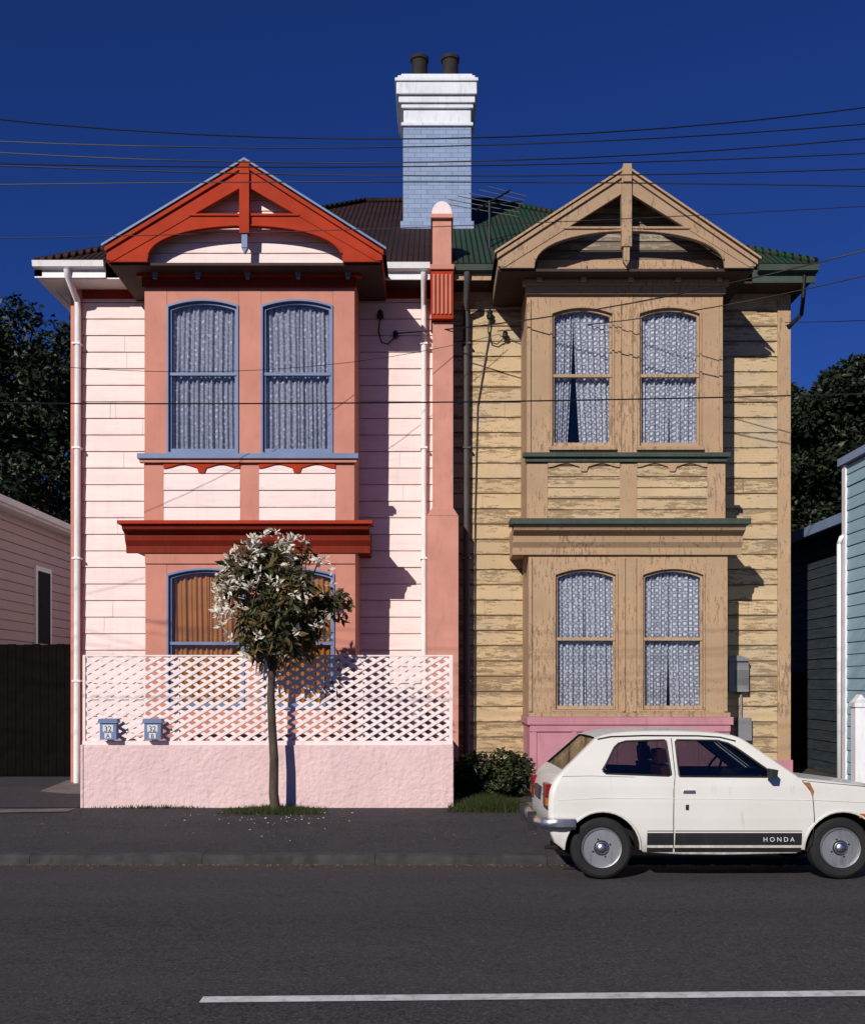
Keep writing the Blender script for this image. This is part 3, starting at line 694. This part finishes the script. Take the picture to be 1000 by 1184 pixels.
# street tree
T=root('flowering_street_tree'); d=12.98
tr=Part('trunk',T); bx=X(315,d); 
tr.tube([(bx+.05,d,.05),(bx+.015,d,.35),(bx+.02,d+.01,.8),(bx-.005,d+.01,1.2),(bx-.02,d,1.6),(bx-.0,d,2.05)],.066,m_bark,12,.045)
crown=Vector((X(323,d),d,Z(694,d)))
for i in range(14):
    an=i*2.4; h=random.uniform(-.35,.7); rr=random.uniform(.35,.62)
    e=crown+Vector((math.cos(an)*rr,math.sin(an)*rr*.8,h)); st0=Vector((bx-.01,d,random.uniform(1.75,2.1)))
    tr.tube([st0,st0.lerp(e,.5)+Vector((0,0,.06)),e],.026,m_bark,6,.008)
tr.done(sharp=60)
cl=[]
for i in range(40):
    q=Vector((random.gauss(0,1),random.gauss(0,1),random.gauss(0,1))).normalized()
    r=random.uniform(.12,.24); wd_=.76*(1-.12*max(0,-q.z)); cl.append((Vector((crown.x+q.x*wd_*random.uniform(.6,1.02),crown.y+q.y*.58,crown.z+q.z*.80*random.uniform(.6,1.02))),(r,r,r)))
lf=Part('crown_leaves',T); leafcloud(lf,cl+[(crown,(.5,.45,.55))]*4,4000,.15,m_leaf,.34,up=-.6)
leafcloud(lf,[(crown+Vector((0,0,-.5)),(.56,.4,.32))],420,.16,m_leaf,.32,up=-1.3); lf.done(recalc=False)
fl=Part('blossoms',T)
fc=[]
for i in range(105):
    q=Vector((random.gauss(-.3,1),-abs(random.gauss(.5,.8)),random.gauss(.40,.65))).normalized()
    p=crown+Vector((q.x*.80,q.y*.64,q.z*.86)); fc.append((p,(.045,.03,.05)))
leafcloud(fl,fc,105*9,.085,m_flower,.42,up=.2); fl.done(recalc=False)
def grass(name,xa,xb,ya,yb,n,h,z0,m=m_grass):
    g=Part(name); i=g.mi(m); V=g.bm.verts.new
    for _ in range(n):
        x=random.triangular(xa,xb,(xa+xb)/2); y=random.uniform(ya,yb); hh=h*random.uniform(.4,1.3)*(1-abs(2*(x-xa)/(xb-xa)-1)*.5)
        dx,dy=random.uniform(-.5,.5)*hh,random.uniform(-.5,.5)*hh; w=.006
        g.bm.faces.new((V((x-w,y,z0)),V((x+w,y+w,z0)),V((x+dx,y+dy,z0+hh)))).material_index=i
    return g.done(recalc=False)
grass('grass_tuft',X(250,13),X(385,13),12.8,13.32,2100,.09,.10)
grass('grass_verge',X(512,13.3),X(618,13.3),12.95,13.9,3800,.16,.10)
grass('wall_foot_weeds',X(95,13.3),X(255,13.3),13.24,13.34,260,.06,.115)
sh=Part('dark_hedge'); cs=[]
for i in range(26):
    cs.append(((random.uniform(.45,1.35),random.uniform(14.2,15.0),.15+random.uniform(0,.5)),(.22,.2,.2)))
leafcloud(sh,cs,3600,.08,m_grass,.4); leafcloud(sh,cs,2400,.09,m_bgleaf,.5); sh.done(recalc=False)
fx=Part('flax_shadow_standin'); i_=fx.mi(m_bgleaf)  # added dark blades, standing in for plant shadows at the lattice's right end
for k in range(34):
    an=random.uniform(0,6.28); ln=random.uniform(.9,1.7); b0=Vector((-.55,14.1,.15)); 
    out=Vector((math.cos(an),math.sin(an)*.6,0)); prev=None
    for t in range(6):
        q=t/5; p=b0+out*(.75*q**1.5*ln*.7)+Vector((0,0,ln*(q-.28*q*q))); w=.03*(1-q)+.004; s=out.cross(Vector((0,0,1)))*w
        cur=(fx.bm.verts.new(p-s),fx.bm.verts.new(p+s))
        if prev: f=fx.bm.faces.new((prev[0],prev[1],cur[1],cur[0])); f.material_index=i_
        prev=cur
fx.done(recalc=False)
def bigtree(name,base,clumps,n,size):
    e=root(name); t=Part('trunk',e); bx,by=base
    t.tube([(bx,by,0),(bx+.2,by,3),(bx,by,6)],.45,m_bark,10,.28)
    for c,r in clumps: t.tube([(bx,by,3.5),((bx+c[0])/2,by,(4+c[2])/2+.5),c],.2,m_bark,6,.05)
    t.done(sharp=60)
    sub=[]
    for c,r in clumps:
        for k in range(16):
            q=Vector((random.gauss(0,1),random.gauss(0,1),random.gauss(0,1))).normalized()*random.uniform(.6,1)
            p=Vector(c)+Vector((q.x*r,q.y*r,q.z*r*.8)); rr=r*random.uniform(.18,.36); sub.append((p,(rr,rr,rr*.75)))
        sub+=[(Vector(c),(r*.8,r*.8,r*.65))]*5
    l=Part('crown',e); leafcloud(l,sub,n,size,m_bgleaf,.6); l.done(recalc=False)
D=34
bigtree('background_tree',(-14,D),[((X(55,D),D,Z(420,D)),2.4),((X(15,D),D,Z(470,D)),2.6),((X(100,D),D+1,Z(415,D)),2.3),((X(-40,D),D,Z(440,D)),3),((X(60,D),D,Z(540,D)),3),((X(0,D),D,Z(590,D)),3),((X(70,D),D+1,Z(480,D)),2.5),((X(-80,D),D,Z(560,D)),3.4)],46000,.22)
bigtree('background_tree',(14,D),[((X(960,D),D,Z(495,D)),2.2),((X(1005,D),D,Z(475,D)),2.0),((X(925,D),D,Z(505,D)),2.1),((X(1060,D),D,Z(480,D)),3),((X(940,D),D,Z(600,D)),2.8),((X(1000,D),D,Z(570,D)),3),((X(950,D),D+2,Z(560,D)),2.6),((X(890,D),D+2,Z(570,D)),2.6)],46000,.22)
# ------------------------------------------------------------ neighbours
N=root('pale_weatherboard_house'); w=Part('side_wall',N)
wx=-8.2
w.boards(17.3,29,.1,5.0,0,.19,m_neighpink,rot=lambda q:(wx-q[1]*1.0,q[0],q[2])); w.done(recalc=False)
w=Part('body',N); w.box(-16,wx-.02,17.35,29,0,5.05,m_neighpink)
w.box(-16.4,wx+.28,17.0,29.4,5.06,5.18,m_white); w.box(wx+.03,wx+.05,17.3,17.42,.1,5.05,m_white)
w.box(wx+.28,wx+.36,17.0,29.4,5.10,5.22,m_white)
w.done()
w=Part('roof',N); w.face([(-16.4,17,5.19),(wx+.35,17,5.19),(wx-2.2,19.6,6.3),(-14,19.6,6.3)],m_roofred); w.face([(wx+.35,17,5.19),(wx+.35,29.4,5.19),(wx-2.2,26.6,6.3),(wx-2.2,19.6,6.3)],m_roofred)
w.done(recalc=False)
w=Part('side_window',N); yw=20.6
w.box(wx+.02,wx+.07,yw,yw+.85,2.5,4.2,m_white); w.box(wx+.071,wx+.08,yw+.1,yw+.75,2.6,4.1,m_dark); w.done()
f=Part('side_gate_fence'); 
xx=-8.15
while xx<-5.95:
    f.box(xx,xx+.135,17.6,17.63,.12,2.46+random.uniform(-.01,.01),m_darkfence); xx+=.142
f.box(-8.15,-5.9,17.64,17.7,.5,.6,m_darkfence); f.box(-8.15,-5.9,17.64,17.7,2.0,2.1,m_darkfence); f.done()
# blue house to the right: its side wall runs back from the street, wing behind has its shade put into the board colour
B=root('blue_weatherboard_house'); w=Part('side_wall',B)
bx0=6.60; ye=16.05
w.boards(11.5,ye,.1,5.25,0,.19,m_bluehouse,rot=lambda q:(bx0+q[1],q[0],q[2])); w.done(recalc=False)
w=Part('body',B); w.box(bx0+.03,13,11.5,ye,0,5.3,m_bluehouse); w.box(bx0-.05,bx0+.07,ye-.11,ye+.02,.1,5.25,m_white)
w.box(bx0-.09,13,11.3,ye+.1,5.26,5.38,m_paleblue)
w.prism([(bx0-.1,5.39),(13,5.39),(10,7.2)],11.3,ye+.1,m_slate_shade)
w.tube([(bx0-.11,ye-.02,4.0),(bx0-.11,ye-.02,.15)],.036,m_white)
w.tube([(bx0-.11,ye-.02,4.0),(bx0-.08,ye-.02,4.1),(bx0-.02,ye-.02,4.14)],.036,m_white)
w.done()
w=Part('rear_wing',B); wr=7.25
w.boards(ye+.1,25,.1,4.5,0,.19,m_slate_shade,rot=lambda q:(wr+q[1],q[0],q[2])); w.box(wr+.03,12,ye+.1,25,0,4.5,m_slate_shade)
w.box(wr-.28,wr+.2,ye+.15,25.2,4.51,4.6,m_slate_shade); w.box(wr-.36,wr-.281,ye+.15,25.2,4.49,4.66,m_paleblue); w.done()
w=Part('side_boundary_fence'); 
for i in range(11): w.box(6.0+i*.15,6.0+i*.15+.145,19.6,19.63,.1,2.0+random.uniform(-.01,.01),m_darkfence)
w.done()
g=Part('white_gate_post'); d=13.6; g.box(X(989,d),X(1003,d),d,d+.16,.1,Z(818,d),m_white); g.box(X(987.5,d),X(1004.5,d),d-.02,d+.18,Z(818,d),Z(812,d),m_white)
g.prism([(X(988.5,d),Z(812,d)),(X(1003.5,d),Z(812,d)),(X(996,d),Z(803,d))],d,d+.16,m_white); g.done(.006)
# ------------------------------------------------------------ wires & poles
PX=12.5; PY=9.4
for sx in (-1,1):
    P=root('utility_pole'); q=Part('pole',P); q.tube([(sx*PX,PY,-.2),(sx*PX,PY,11.3)],.16,m_bark,14,.11)
    for z in (8.2,9.6,10.6): q.box(sx*PX-.06,sx*PX+.06,PY-1.5,PY+1.0,z,z+.12,m_bark)
    q.done()
W=Part('overhead_wires'); d=8.0
def wire(v0,v1,v2,d,r):
    a,b,c=Z(v0,d),Z(v1,d),Z(v2,d); h=X(1000,d); pts=[]
    q2=(a+c-2*b)/2; q1=(c-a)/2
    for i in range(41):
        x=-PX+2*PX*i/40; t=x/h; pts.append((x,d,b+q1*t+q2*t*t))
    W.tube(pts,r,m_black,6)
wire(138,160,124,8.0,.0052); wire(163,169,143,8.4,.005); wire(176,187,160,8.6,.0052); wire(189,192,177,8.9,.005); wire(191,203,195,7.8,.0046); wire(213,210,215,8.2,.005); wire(275,262,238,8.8,.0035); wire(466,465,455,8.8,.006)
def svc(p0,p1,sag,r):
    p0=Vector(p0);p1=Vector(p1)
    W.tube([p0.lerp(p1,i/30)-Vector((0,0,sag*4*(i/30)*(1-i/30))) for i in range(31)],r,m_black,6)
svc((X(455,DW),DW-.1,Z(388,DW)),(PX,PY,8.9),.75,.010)
svc((X(575,DW),DW-.1,Z(385,DW)),(PX,PY,8.75),.8,.008)
svc((X(578,DW),DW-.3,Z(393,DW)),(-PX,PY,7.2),1.4,.004)
svc((X(905,DW),DW-.1,Z(375,DW)),(PX,PY+.5,6.6),.3,.006)
W.done(sharp=60)
# ------------------------------------------------------------ car
C=root('parked_car',(X(697,9.0),9.75,-.008)); C.rotation_euler=(math.radians(-1.2),0,0)
m_car,n,b_=nt('white_car_paint'); v=coords(n)
c=mix(n,ramp(n,noise(n,v,1.5,5),[(.3,0),(.7,1)]),(.60,.575,.53),(.67,.65,.605))
s=n.nodes.new('ShaderNodeTexCoord'); se=n.nodes.new('ShaderNodeSeparateXYZ'); n.links.new(s.outputs['Object'],se.inputs[0])
low=ramp(n,se.outputs[2],[(.22,1),(.45,0)]); c=mix(n,math_(n,'MULTIPLY',math_(n,'MULTIPLY',low,ramp(n,noise(n,coords(n,(3,3,1)),5,5,.7),[(.38,.25),(.62,1)])),.7),c,(.23,.17,.12))
ru=ramp(n,noise(n,coords(n,(7,7,1)),3,5,.7),[(.62,0),(.70,1)]); c=mix(n,math_(n,'MULTIPLY',ru,.25),c,(.25,.13,.06))
n.links.new(c,b_.inputs['Base Color']); b_.inputs['Roughness'].default_value=.35; b_.inputs['Coat Weight'].default_value=.25
m_tyre=M('tyre_rubber',(.016,.016,.016),.85,.2,dirt=.4,dcol=(.05,.042,.035))
m_chrome=M('chrome',(.60,.60,.62),.28,.1,metal=1,dirt=.4,dcol=(.15,.11,.08),bmp=0)
m_rim=M('steel_rim',(.42,.42,.43),.4,.2,metal=.75,dirt=.7,dcol=(.09,.07,.05))
m_redl=M('tail_lamp_red',(.20,.008,.006),.2,.1,dirt=0,bmp=0); m_amber=M('amber_lens',(.36,.10,.015),.2,.1,dirt=0,bmp=0)
m_trimb=M('black_trim',(.018,.018,.02),.45,.2,dirt=.1); m_seat=M('seat_vinyl',(.10,.022,.018),.6,.2,dirt=0)
m_under=M('underbody',(.012,.011,.011),.95,.2,dirt=0)
m_rust=M('rust',(.30,.13,.05),.9,.3,dirt=.3)
def wz(z):
    K=[(.15,.70),(.25,.715),(.38,.74),(.55,.752),(.70,.752),(.84,.742),(.92,.725),(.98,.705),(1.15,.64),(1.36,.56)]
    if z<=K[0][0]: return K[0][1]
    for (a,p),(b,q) in zip(K[:-1],K[1:]):
        if z<=b: 
            t=(z-a)/(b-a); return p+(q-p)*t
    return K[-1][1]
WB=2.155; AR=.335
O=[]
def add(x,z,r=.035,k='b'): O.append((x,z,r,k))
add(-.43,.33,.03,'u'); add(-.36,.275,.02,'u')
for i in range(0,19):
    th=math.radians(180-10*i); add(AR*math.cos(th),.275+AR*math.sin(th),.012,'u')
add(.37,.245,.02,'u'); add(.7,.225,.02,'u'); add(1.1,.22,.02,'u'); add(1.75,.235,.02,'u')
for i in range(0,19):
    th=math.radians(180-10*i); add(WB+AR*math.cos(th),.275+AR*math.sin(th),.012,'u')
add(2.54,.27,.02,'u'); add(2.62,.31,.03,'u')
for x,z in ((2.67,.40),(2.70,.55),(2.70,.68),(2.68,.76),(2.62,.805),(2.5,.835),(2.3,.862),(2.1,.885),(1.92,.905),(1.82,.915)): add(x,z)
add(1.775,.925); add(1.75,.945,.03,'g'); add(1.34,1.245,.03,'b'); add(1.29,1.275,.03); add(1.22,1.30,.035); add(1.08,1.32,.035)
for x,z in ((.9,1.333),(.7,1.34),(.5,1.34),(.3,1.335),(.14,1.322),(.04,1.303),(-.03,1.275)): add(x,z)
O[-1]=(*O[-1][:3],'g'); add(-.345,.985); add(-.385,.95)
for x,z in ((-.42,.915),(-.45,.87),(-.475,.80),(-.487,.70),(-.487,.58),(-.478,.45)): add(x,z,.045)
nO=len(O); inn=[];nor=[]
for i in range(nO):
    a=Vector(O[i-1][:2]);b=Vector(O[i][:2]);c=Vector(O[(i+1)%nO][:2])
    e1=(b-a).normalized();e2=(c-b).normalized(); nn=Vector((e1.y+e2.y,-(e1.x+e2.x)))
    nn.normalize(); nor.append(nn); p=b-nn*O[i][2]; inn.append((p.x,p.y))
hole1=[(.015,.975),(.01,.99),(.05,1.05),(.13,1.19),(.17,1.225),(.24,1.245),(.59,1.255),(.605,1.245),(.625,.945),(.60,.935),(.04,.955)]
hole2=[(.70,.93),(.695,.95),(.69,1.24),(.705,1.255),(1.08,1.25),(1.17,1.225),(1.24,1.185),(1.56,.945),(1.55,.925)]
polys=[[Vector((x,z,0)) for x,z in inn],[Vector((x,z,0)) for x,z in hole1],[Vector((x,z,0)) for x,z in hole2]]
flat=[v for p in polys for v in p]; tris=tessellate_polygon(polys)
bd=Part('body',C); im=bd.mi(m_car); bd.mi(m_under); bd.mi(m_carglass)
sm=bmesh.new(); vs=[sm.verts.new((v.x,0,v.y)) for v in flat]
for t in tris:
    try: sm.faces.new([vs[j] for j in t])
    except Exception: pass
z=.25
while z<1.34:
    bmesh.ops.bisect_plane(sm,geom=sm.verts[:]+sm.edges[:]+sm.faces[:],plane_co=(0,0,z),plane_no=(0,0,1)); z+=.045
x=-.4
while x<2.7:
    bmesh.ops.bisect_plane(sm,geom=sm.verts[:]+sm.edges[:]+sm.faces[:],plane_co=(x,0,0),plane_no=(1,0,0)); x+=.2
sm.verts.index_update()
for sy in (-1,1):
    mp=[bd.bm.verts.new((q.co.x,sy*wz(q.co.z),q.co.z)) for q in sm.verts]
    for f in sm.faces:
        g=bd.bm.faces.new([mp[q.index] for q in f.verts]); g.material_index=0
sm.free()
cols=[]
ths=[0,25,50,70,90]
for i in range(nO):
    x,z=inn[i]; r=O[i][2]; nn=nor[i]; w=wz(z); row=[]
    for t in ths: row.append((x+nn.x*r*math.sin(math.radians(t)),-(w-r*(1-math.cos(math.radians(t)))),z+nn.y*r*math.sin(math.radians(t))))
    e=w-r; crown_=.014 if O[i][3]!='u' else 0
    for yy in (-e+.055,-e*.5,0,e*.5,e-.055):
        cc=crown_*(1-(yy/e)**2); row.append((x+nn.x*(r+cc),yy,z+nn.y*(r+cc)))
    for t in ths[::-1]: row.append((x+nn.x*r*math.sin(math.radians(t)),(w-r*(1-math.cos(math.radians(t)))),z+nn.y*r*math.sin(math.radians(t))))
    cols.append([bd.bm.verts.new(q) for q in row])
for i in range(nO):
    j=(i+1)%nO; kd=O[i][3]
    for k in range(len(cols[0])-1):
        mid=5<=k<=8
        if kd=='g' and mid: continue
        f=bd.bm.faces.new((cols[i][k],cols[j][k],cols[j][k+1],cols[i][k+1]))
        f.material_index=1 if (kd=='u' and 2<=k<=11) else 0
bmesh.ops.remove_doubles(bd.bm,verts=bd.bm.verts[:],dist=.0008)
gl=Part('glazing',C)
for i in range(nO):
    if O[i][3]=='g':
        j=(i+1)%nO
        A=inn[i];B_=inn[j]; wA,wB=wz(A[1])-.08,wz(B_[1])-.08; o=nor[i]*.025
        gl.face([(A[0]+o.x,-wA,A[1]+o.y),(A[0]+o.x,wA,A[1]+o.y),(B_[0]+o.x,wB,B_[1]+o.y),(B_[0]+o.x,-wB,B_[1]+o.y)],m_carglass)
for h in (hole1,hole2):
    for sy in (-1,1): gl.face([(x,sy*(wz(z)-.018),z) for x,z in h],m_carglass)
gl.done(recalc=False)
o=bd.done(sharp=38)
tm=Part('window_seals_and_seams',C)
def path(pts,r,m,closed=False,off=0,sides=(-1,1),n=6):
    for sy in sides:
        P=[]
        Q=pts+([pts[0]] if closed else [])
        for (a,b) in zip(Q[:-1],Q[1:]):
            L_=max(1,int(math.dist(a,b)/.06))
            for q in range(L_): t=q/L_; P.append((a[0]+(b[0]-a[0])*t,a[1]+(b[1]-a[1])*t))
        P.append(Q[-1]); tm.tube([(x,sy*(wz(z)+off),z) for x,z in P],r,m,n)
path(hole1,.009,m_trimb,True); path(hole2,.009,m_trimb,True)
path([(.655,1.27),(.66,.95),(.64,.80),(.635,.55),(.64,.29),(.66,.265),(1.0,.262),(1.84,.27),(1.885,.33),(1.90,.55),(1.885,.78),(1.80,.895)],.0045,m_trimb,off=-.001)
path([(-.02,1.262),(.1,1.285),(.4,1.295),(.9,1.293),(1.1,1.28),(1.24,1.245)],.007,m_trimb,off=.004)
path([(1.80,.895),(2.1,.865),(2.4,.84),(2.62,.79)],.003,m_trimb,off=0)
path([(-.36,.93),(-.1,.935),(.3,.925)],.002,m_trimb,off=0)
path([(-.40,.72),(.0,.74),(.6,.735),(1.2,.73),(1.9,.72),(2.6,.69)],.0035,m_car,off=.001)
path([(AR*1.03*math.cos(math.radians(a)),.275+AR*1.03*math.sin(math.radians(a))) for a in range(0,181,10)],.012,m_car,off=.002)
path([(WB+AR*1.03*math.cos(math.radians(a)),.275+AR*1.03*math.sin(math.radians(a))) for a in range(0,181,10)],.012,m_car,off=.002)
tm.done(sharp=60)
st=Part('side_stripe',C)
for sy in (-1,1):
    for a,b in ((.40,.635),(.65,1.79)):
        for zi in range(3):
            z0=.315+zi*.037; z1=z0+.037
            st.face([(a,sy*(wz(z0)+.003),z0),(b,sy*(wz(z0)+.003),z0),(b,sy*(wz(z1)+.003),z1),(a,sy*(wz(z1)+.003),z1)],m_trimb)
        st.face([(a,sy*(wz(.44)+.003),.44),(b,sy*(wz(.44)+.003),.44),(b,sy*(wz(.447)+.003),.447),(a,sy*(wz(.447)+.003),.447)],m_trimb)
        st.face([(a,sy*(wz(.25)+.003),.25),(b,sy*(wz(.25)+.003),.25),(b,sy*(wz(.29)+.003),.29),(a,sy*(wz(.29)+.003),.29)],m_under)
st.done(recalc=False)
text('H O N D A',C,(1.58,-wz(.40)-.006,.348),.058,m_plate,name='door_lettering')
bp=Part('bumpers',C)
def bumper(pts,z0,z1):
    # swept chrome bar with a curved face
    prof=[(0,z0),(.03,z0+.006),(.045,z0+(z1-z0)*.3),(.045,z0+(z1-z0)*.7),(.03,z1-.006),(0,z1)]
    P=[Vector(p) for p in pts]; n=len(P); R=[]
    for i in range(n):
        dv=(P[min(i+1,n-1)]-P[max(i-1,0)]).normalized(); nn=Vector((dv.y,-dv.x))
        R.append([bp.bm.verts.new((P[i].x+nn.x*o,P[i].y+nn.y*o,z)) for o,z in prof])
    i_=bp.mi(m_chrome); m_=len(prof)
    for i in range(n-1):
        for k in range(m_): 
            f=bp.bm.faces.new((R[i][k],R[i+1][k],R[i+1][(k+1)%m_],R[i][(k+1)%m_])); f.material_index=i_
    bp.bm.faces.new(R[0]).material_index=i_; bp.bm.faces.new(R[-1][::-1]).material_index=i_
rb=[(-.25,.765),(-.40,.768),(-.47,.755),(-.52,.72),(-.545,.64),(-.56,.4),(-.565,0),(-.56,-.4),(-.545,-.64),(-.52,-.72),(-.47,-.755),(-.40,-.768),(-.25,-.765)]
fb=[(2.45,-.76),(2.62,-.768),(2.70,-.73),(2.74,-.66),(2.76,-.4),(2.765,0),(2.76,.4),(2.74,.66),(2.70,.73),(2.62,.768),(2.45,.76)]
bumper(rb[::-1] if False else rb,.455,.56); bumper(fb,.41,.505)
for y in (-.40,.40): bp.box(-.64,-.56,y-.025,y+.025,.41,.58,m_trimb)
bp.done(sharp=30)
lp=Part('lamps_and_plate',C)
for sy in (-1,1):
    lp.box(-.505,-.43,min(sy*.46,sy*.71),max(sy*.46,sy*.71),.66,.86,m_redl); lp.box(-.508,-.43,min(sy*.63,sy*.722),max(sy*.63,sy*.722),.665,.735,m_amber)
    lp.box(-.512,-.46,min(sy*.45,sy*.715),max(sy*.45,sy*.715),.745,.755,m_trimb)
    lp.box(-.50,-.45,min(sy*.44,sy*.718),max(sy*.44,sy*.718),.63,.655,m_trimb)
    lp.lathe([(.0,0),(.09,0),(.10,.02),(.08,.04)],(2.68,sy*.55,.65),(1,0,0),m_plate,20)
    lp.box(2.3,2.38,min(sy*.745,sy*.762),max(sy*.745,sy*.762),.56,.60,m_amber)
    lp.box(.72,.83,min(sy*(wz(.79)+.0),sy*(wz(.79)+.022)),max(sy*(wz(.79)+.0),sy*(wz(.79)+.022)),.785,.81,m_chrome)
    lp.box(.745,.775,min(sy*.74,sy*(.757)),max(sy*.74,sy*.757),.63,.68,m_trimb)
lp.box(-.515,-.48,-.22,.22,.68,.80,m_trimb); lp.box(2.68,2.71,-.4,.4,.58,.72,m_trimb)
lp.tube([(1.50,-.72,.93),(1.50,-.80,.955)],.012,m_trimb); lp.prism([(1.46,.93),(1.52,.93),(1.53,1.0),(1.47,1.01)],-.90,-.79,m_trimb)
lp.tube([(-.2,-.45,.24),(-.49,-.45,.26)],.02,m_under)
lp.prism([(1.80,.88),(1.86,.88),(1.90,.80),(1.885,.74),(1.86,.82)],-.7545,-.7455,m_rust)
lp.tube([(1.74,-.35,.965),(1.62,-.1,1.06)],.008,m_trimb,6); lp.tube([(1.74,.15,.965),(1.62,.4,1.06)],.008,m_trimb,6)
lp.done(.006)
wh=Part('wheels',C)
for wx_ in (0,WB):
    for sy in (-1,1):
        c0=(wx_,sy*.60,.283)
        ax=(0,sy,0)
        wh.lathe([(.18,-.08),(.24,-.085),(.268,-.07),(.277,-.04),(.277,.06),(.270,.085),(.245,.105),(.20,.10),(.183,.085)],c0,ax,m_tyre,40)
        wh.lathe([(.184,.086),(.178,.104),(.171,.102),(.160,.062),(.135,.040),(.115,.055),(.085,.085),(.066,.083)],c0,ax,m_rim,40)
        wh.lathe([(.060,.080),(.058,.105),(.045,.122),(.02,.130),(.004,.131)],c0,ax,m_chrome,28)
        for q in range(12):
            a_=q*math.pi/6; 
            for da in (-.075,0,.075):
                c1=Vector(c0)+Vector((math.cos(a_+da)*.140,sy*.046,math.sin(a_+da)*.140))
                wh.lathe([(.0155,0),(.0155,.010)],c1,ax,m_under,8)
        wh.lathe([(.070,.079),(.070,.0865),(.061,.0868)],c0,ax,m_under,24)
        for q in range(4):
            a_=q*math.pi/2+.4; c1=Vector(c0)+Vector((math.cos(a_)*.084,sy*.081,math.sin(a_)*.084)); wh.lathe([(.009,0),(.009,.012)],c1,ax,m_under,6)
    wh.box(wx_-.325,wx_+.325,-.5,.5,.30,.575,m_under)
wh.done(sharp=35)
it=Part('interior',C)
it.box(.42,1.75,-.66,.66,.26,.32,m_under)
def seat(x,y,w):
    it.prism([(x-.1,.50),(x+.42,.54),(x+.42,.66),(x-.06,.62)],y-w,y+w,m_seat)
    it.prism([(x-.10,.55),(x+.03,.55),(x-.10,1.02),(x-.22,1.0)],y-w,y+w,m_seat)
    it.prism([(x-.22,1.03),(x-.12,1.04),(x-.15,1.17),(x-.23,1.16)],y-w*.55,y+w*.55,m_seat)
seat(.78,-.34,.24); seat(.78,.34,.24)
it.prism([(.05,.63),(.45,.63),(.45,.68),(.15,.70),(.02,1.0),(-.08,1.0)],-.55,.55,m_seat)
it.box(-.36,-.08,-.6,.6,.88,.92,m_under)
it.prism([(1.55,.64),(1.72,.64),(1.72,.93),(1.48,.93),(1.42,.85)],-.62,.62,m_trimb)
pts=[]
cw=Vector((1.28,.34,.90))
for q in range(25):
    a_=2*math.pi*q/24; pts.append(cw+Vector((math.sin(a_)*.19*.45,math.cos(a_)*.19,math.sin(a_)*.19*.89)))
it.tube(pts,.013,m_trimb,8); it.tube([cw,(1.5,.34,.78)],.02,m_trimb)
for sy in (-1,1): it.box(-.1,1.7,min(sy*.655,sy*.67),max(sy*.655,sy*.67),.64,.90,m_seat)
it.done(.01)
# ------------------------------------------------------------ light, sky, camera
sd=Vector((.47,1,-.58)).normalized()
sl_=bpy.data.lights.new('sun','SUN'); sl_.energy=4.5; sl_.angle=math.radians(.5); sl_.color=(1,.95,.87)
so=bpy.data.objects.new('sun',sl_); COL.objects.link(so); so.rotation_euler=sd.to_track_quat('-Z','Y').to_euler(); so.location=(-10,-20,20)
wd=bpy.data.worlds.new('World'); scene.world=wd; wd.use_nodes=True; n=wd.node_tree; n.nodes.clear()
sk=n.nodes.new('ShaderNodeTexSky'); sk.sky_type='NISHITA'; sk.sun_disc=False; sk.sun_elevation=math.asin(-sd.z); sk.sun_rotation=math.radians(205.2)
sk.ozone_density=4; sk.dust_density=.3; sk.air_density=1
mx=mix(n,1.0,sk.outputs[0],(.20,.38,.98),'MULTIPLY')
bg=n.nodes.new('ShaderNodeBackground'); bg.inputs[1].default_value=.056; o=n.nodes.new('ShaderNodeOutputWorld')
n.links.new(mx,bg.inputs[0]); n.links.new(bg.outputs[0],o.inputs[0])
cam=bpy.data.cameras.new('camera'); co=bpy.data.objects.new('camera',cam); COL.objects.link(co); scene.camera=co
co.location=(0,0,EYE); co.rotation_euler=(math.pi/2,0,0); cam.sensor_fit='HORIZONTAL'; cam.sensor_width=36; cam.lens=36*S/1000; cam.shift_y=(790-592)/1000; cam.clip_end=2000
scene.view_settings.view_transform='Standard'; scene.view_settings.look='None'; scene.view_settings.exposure=0
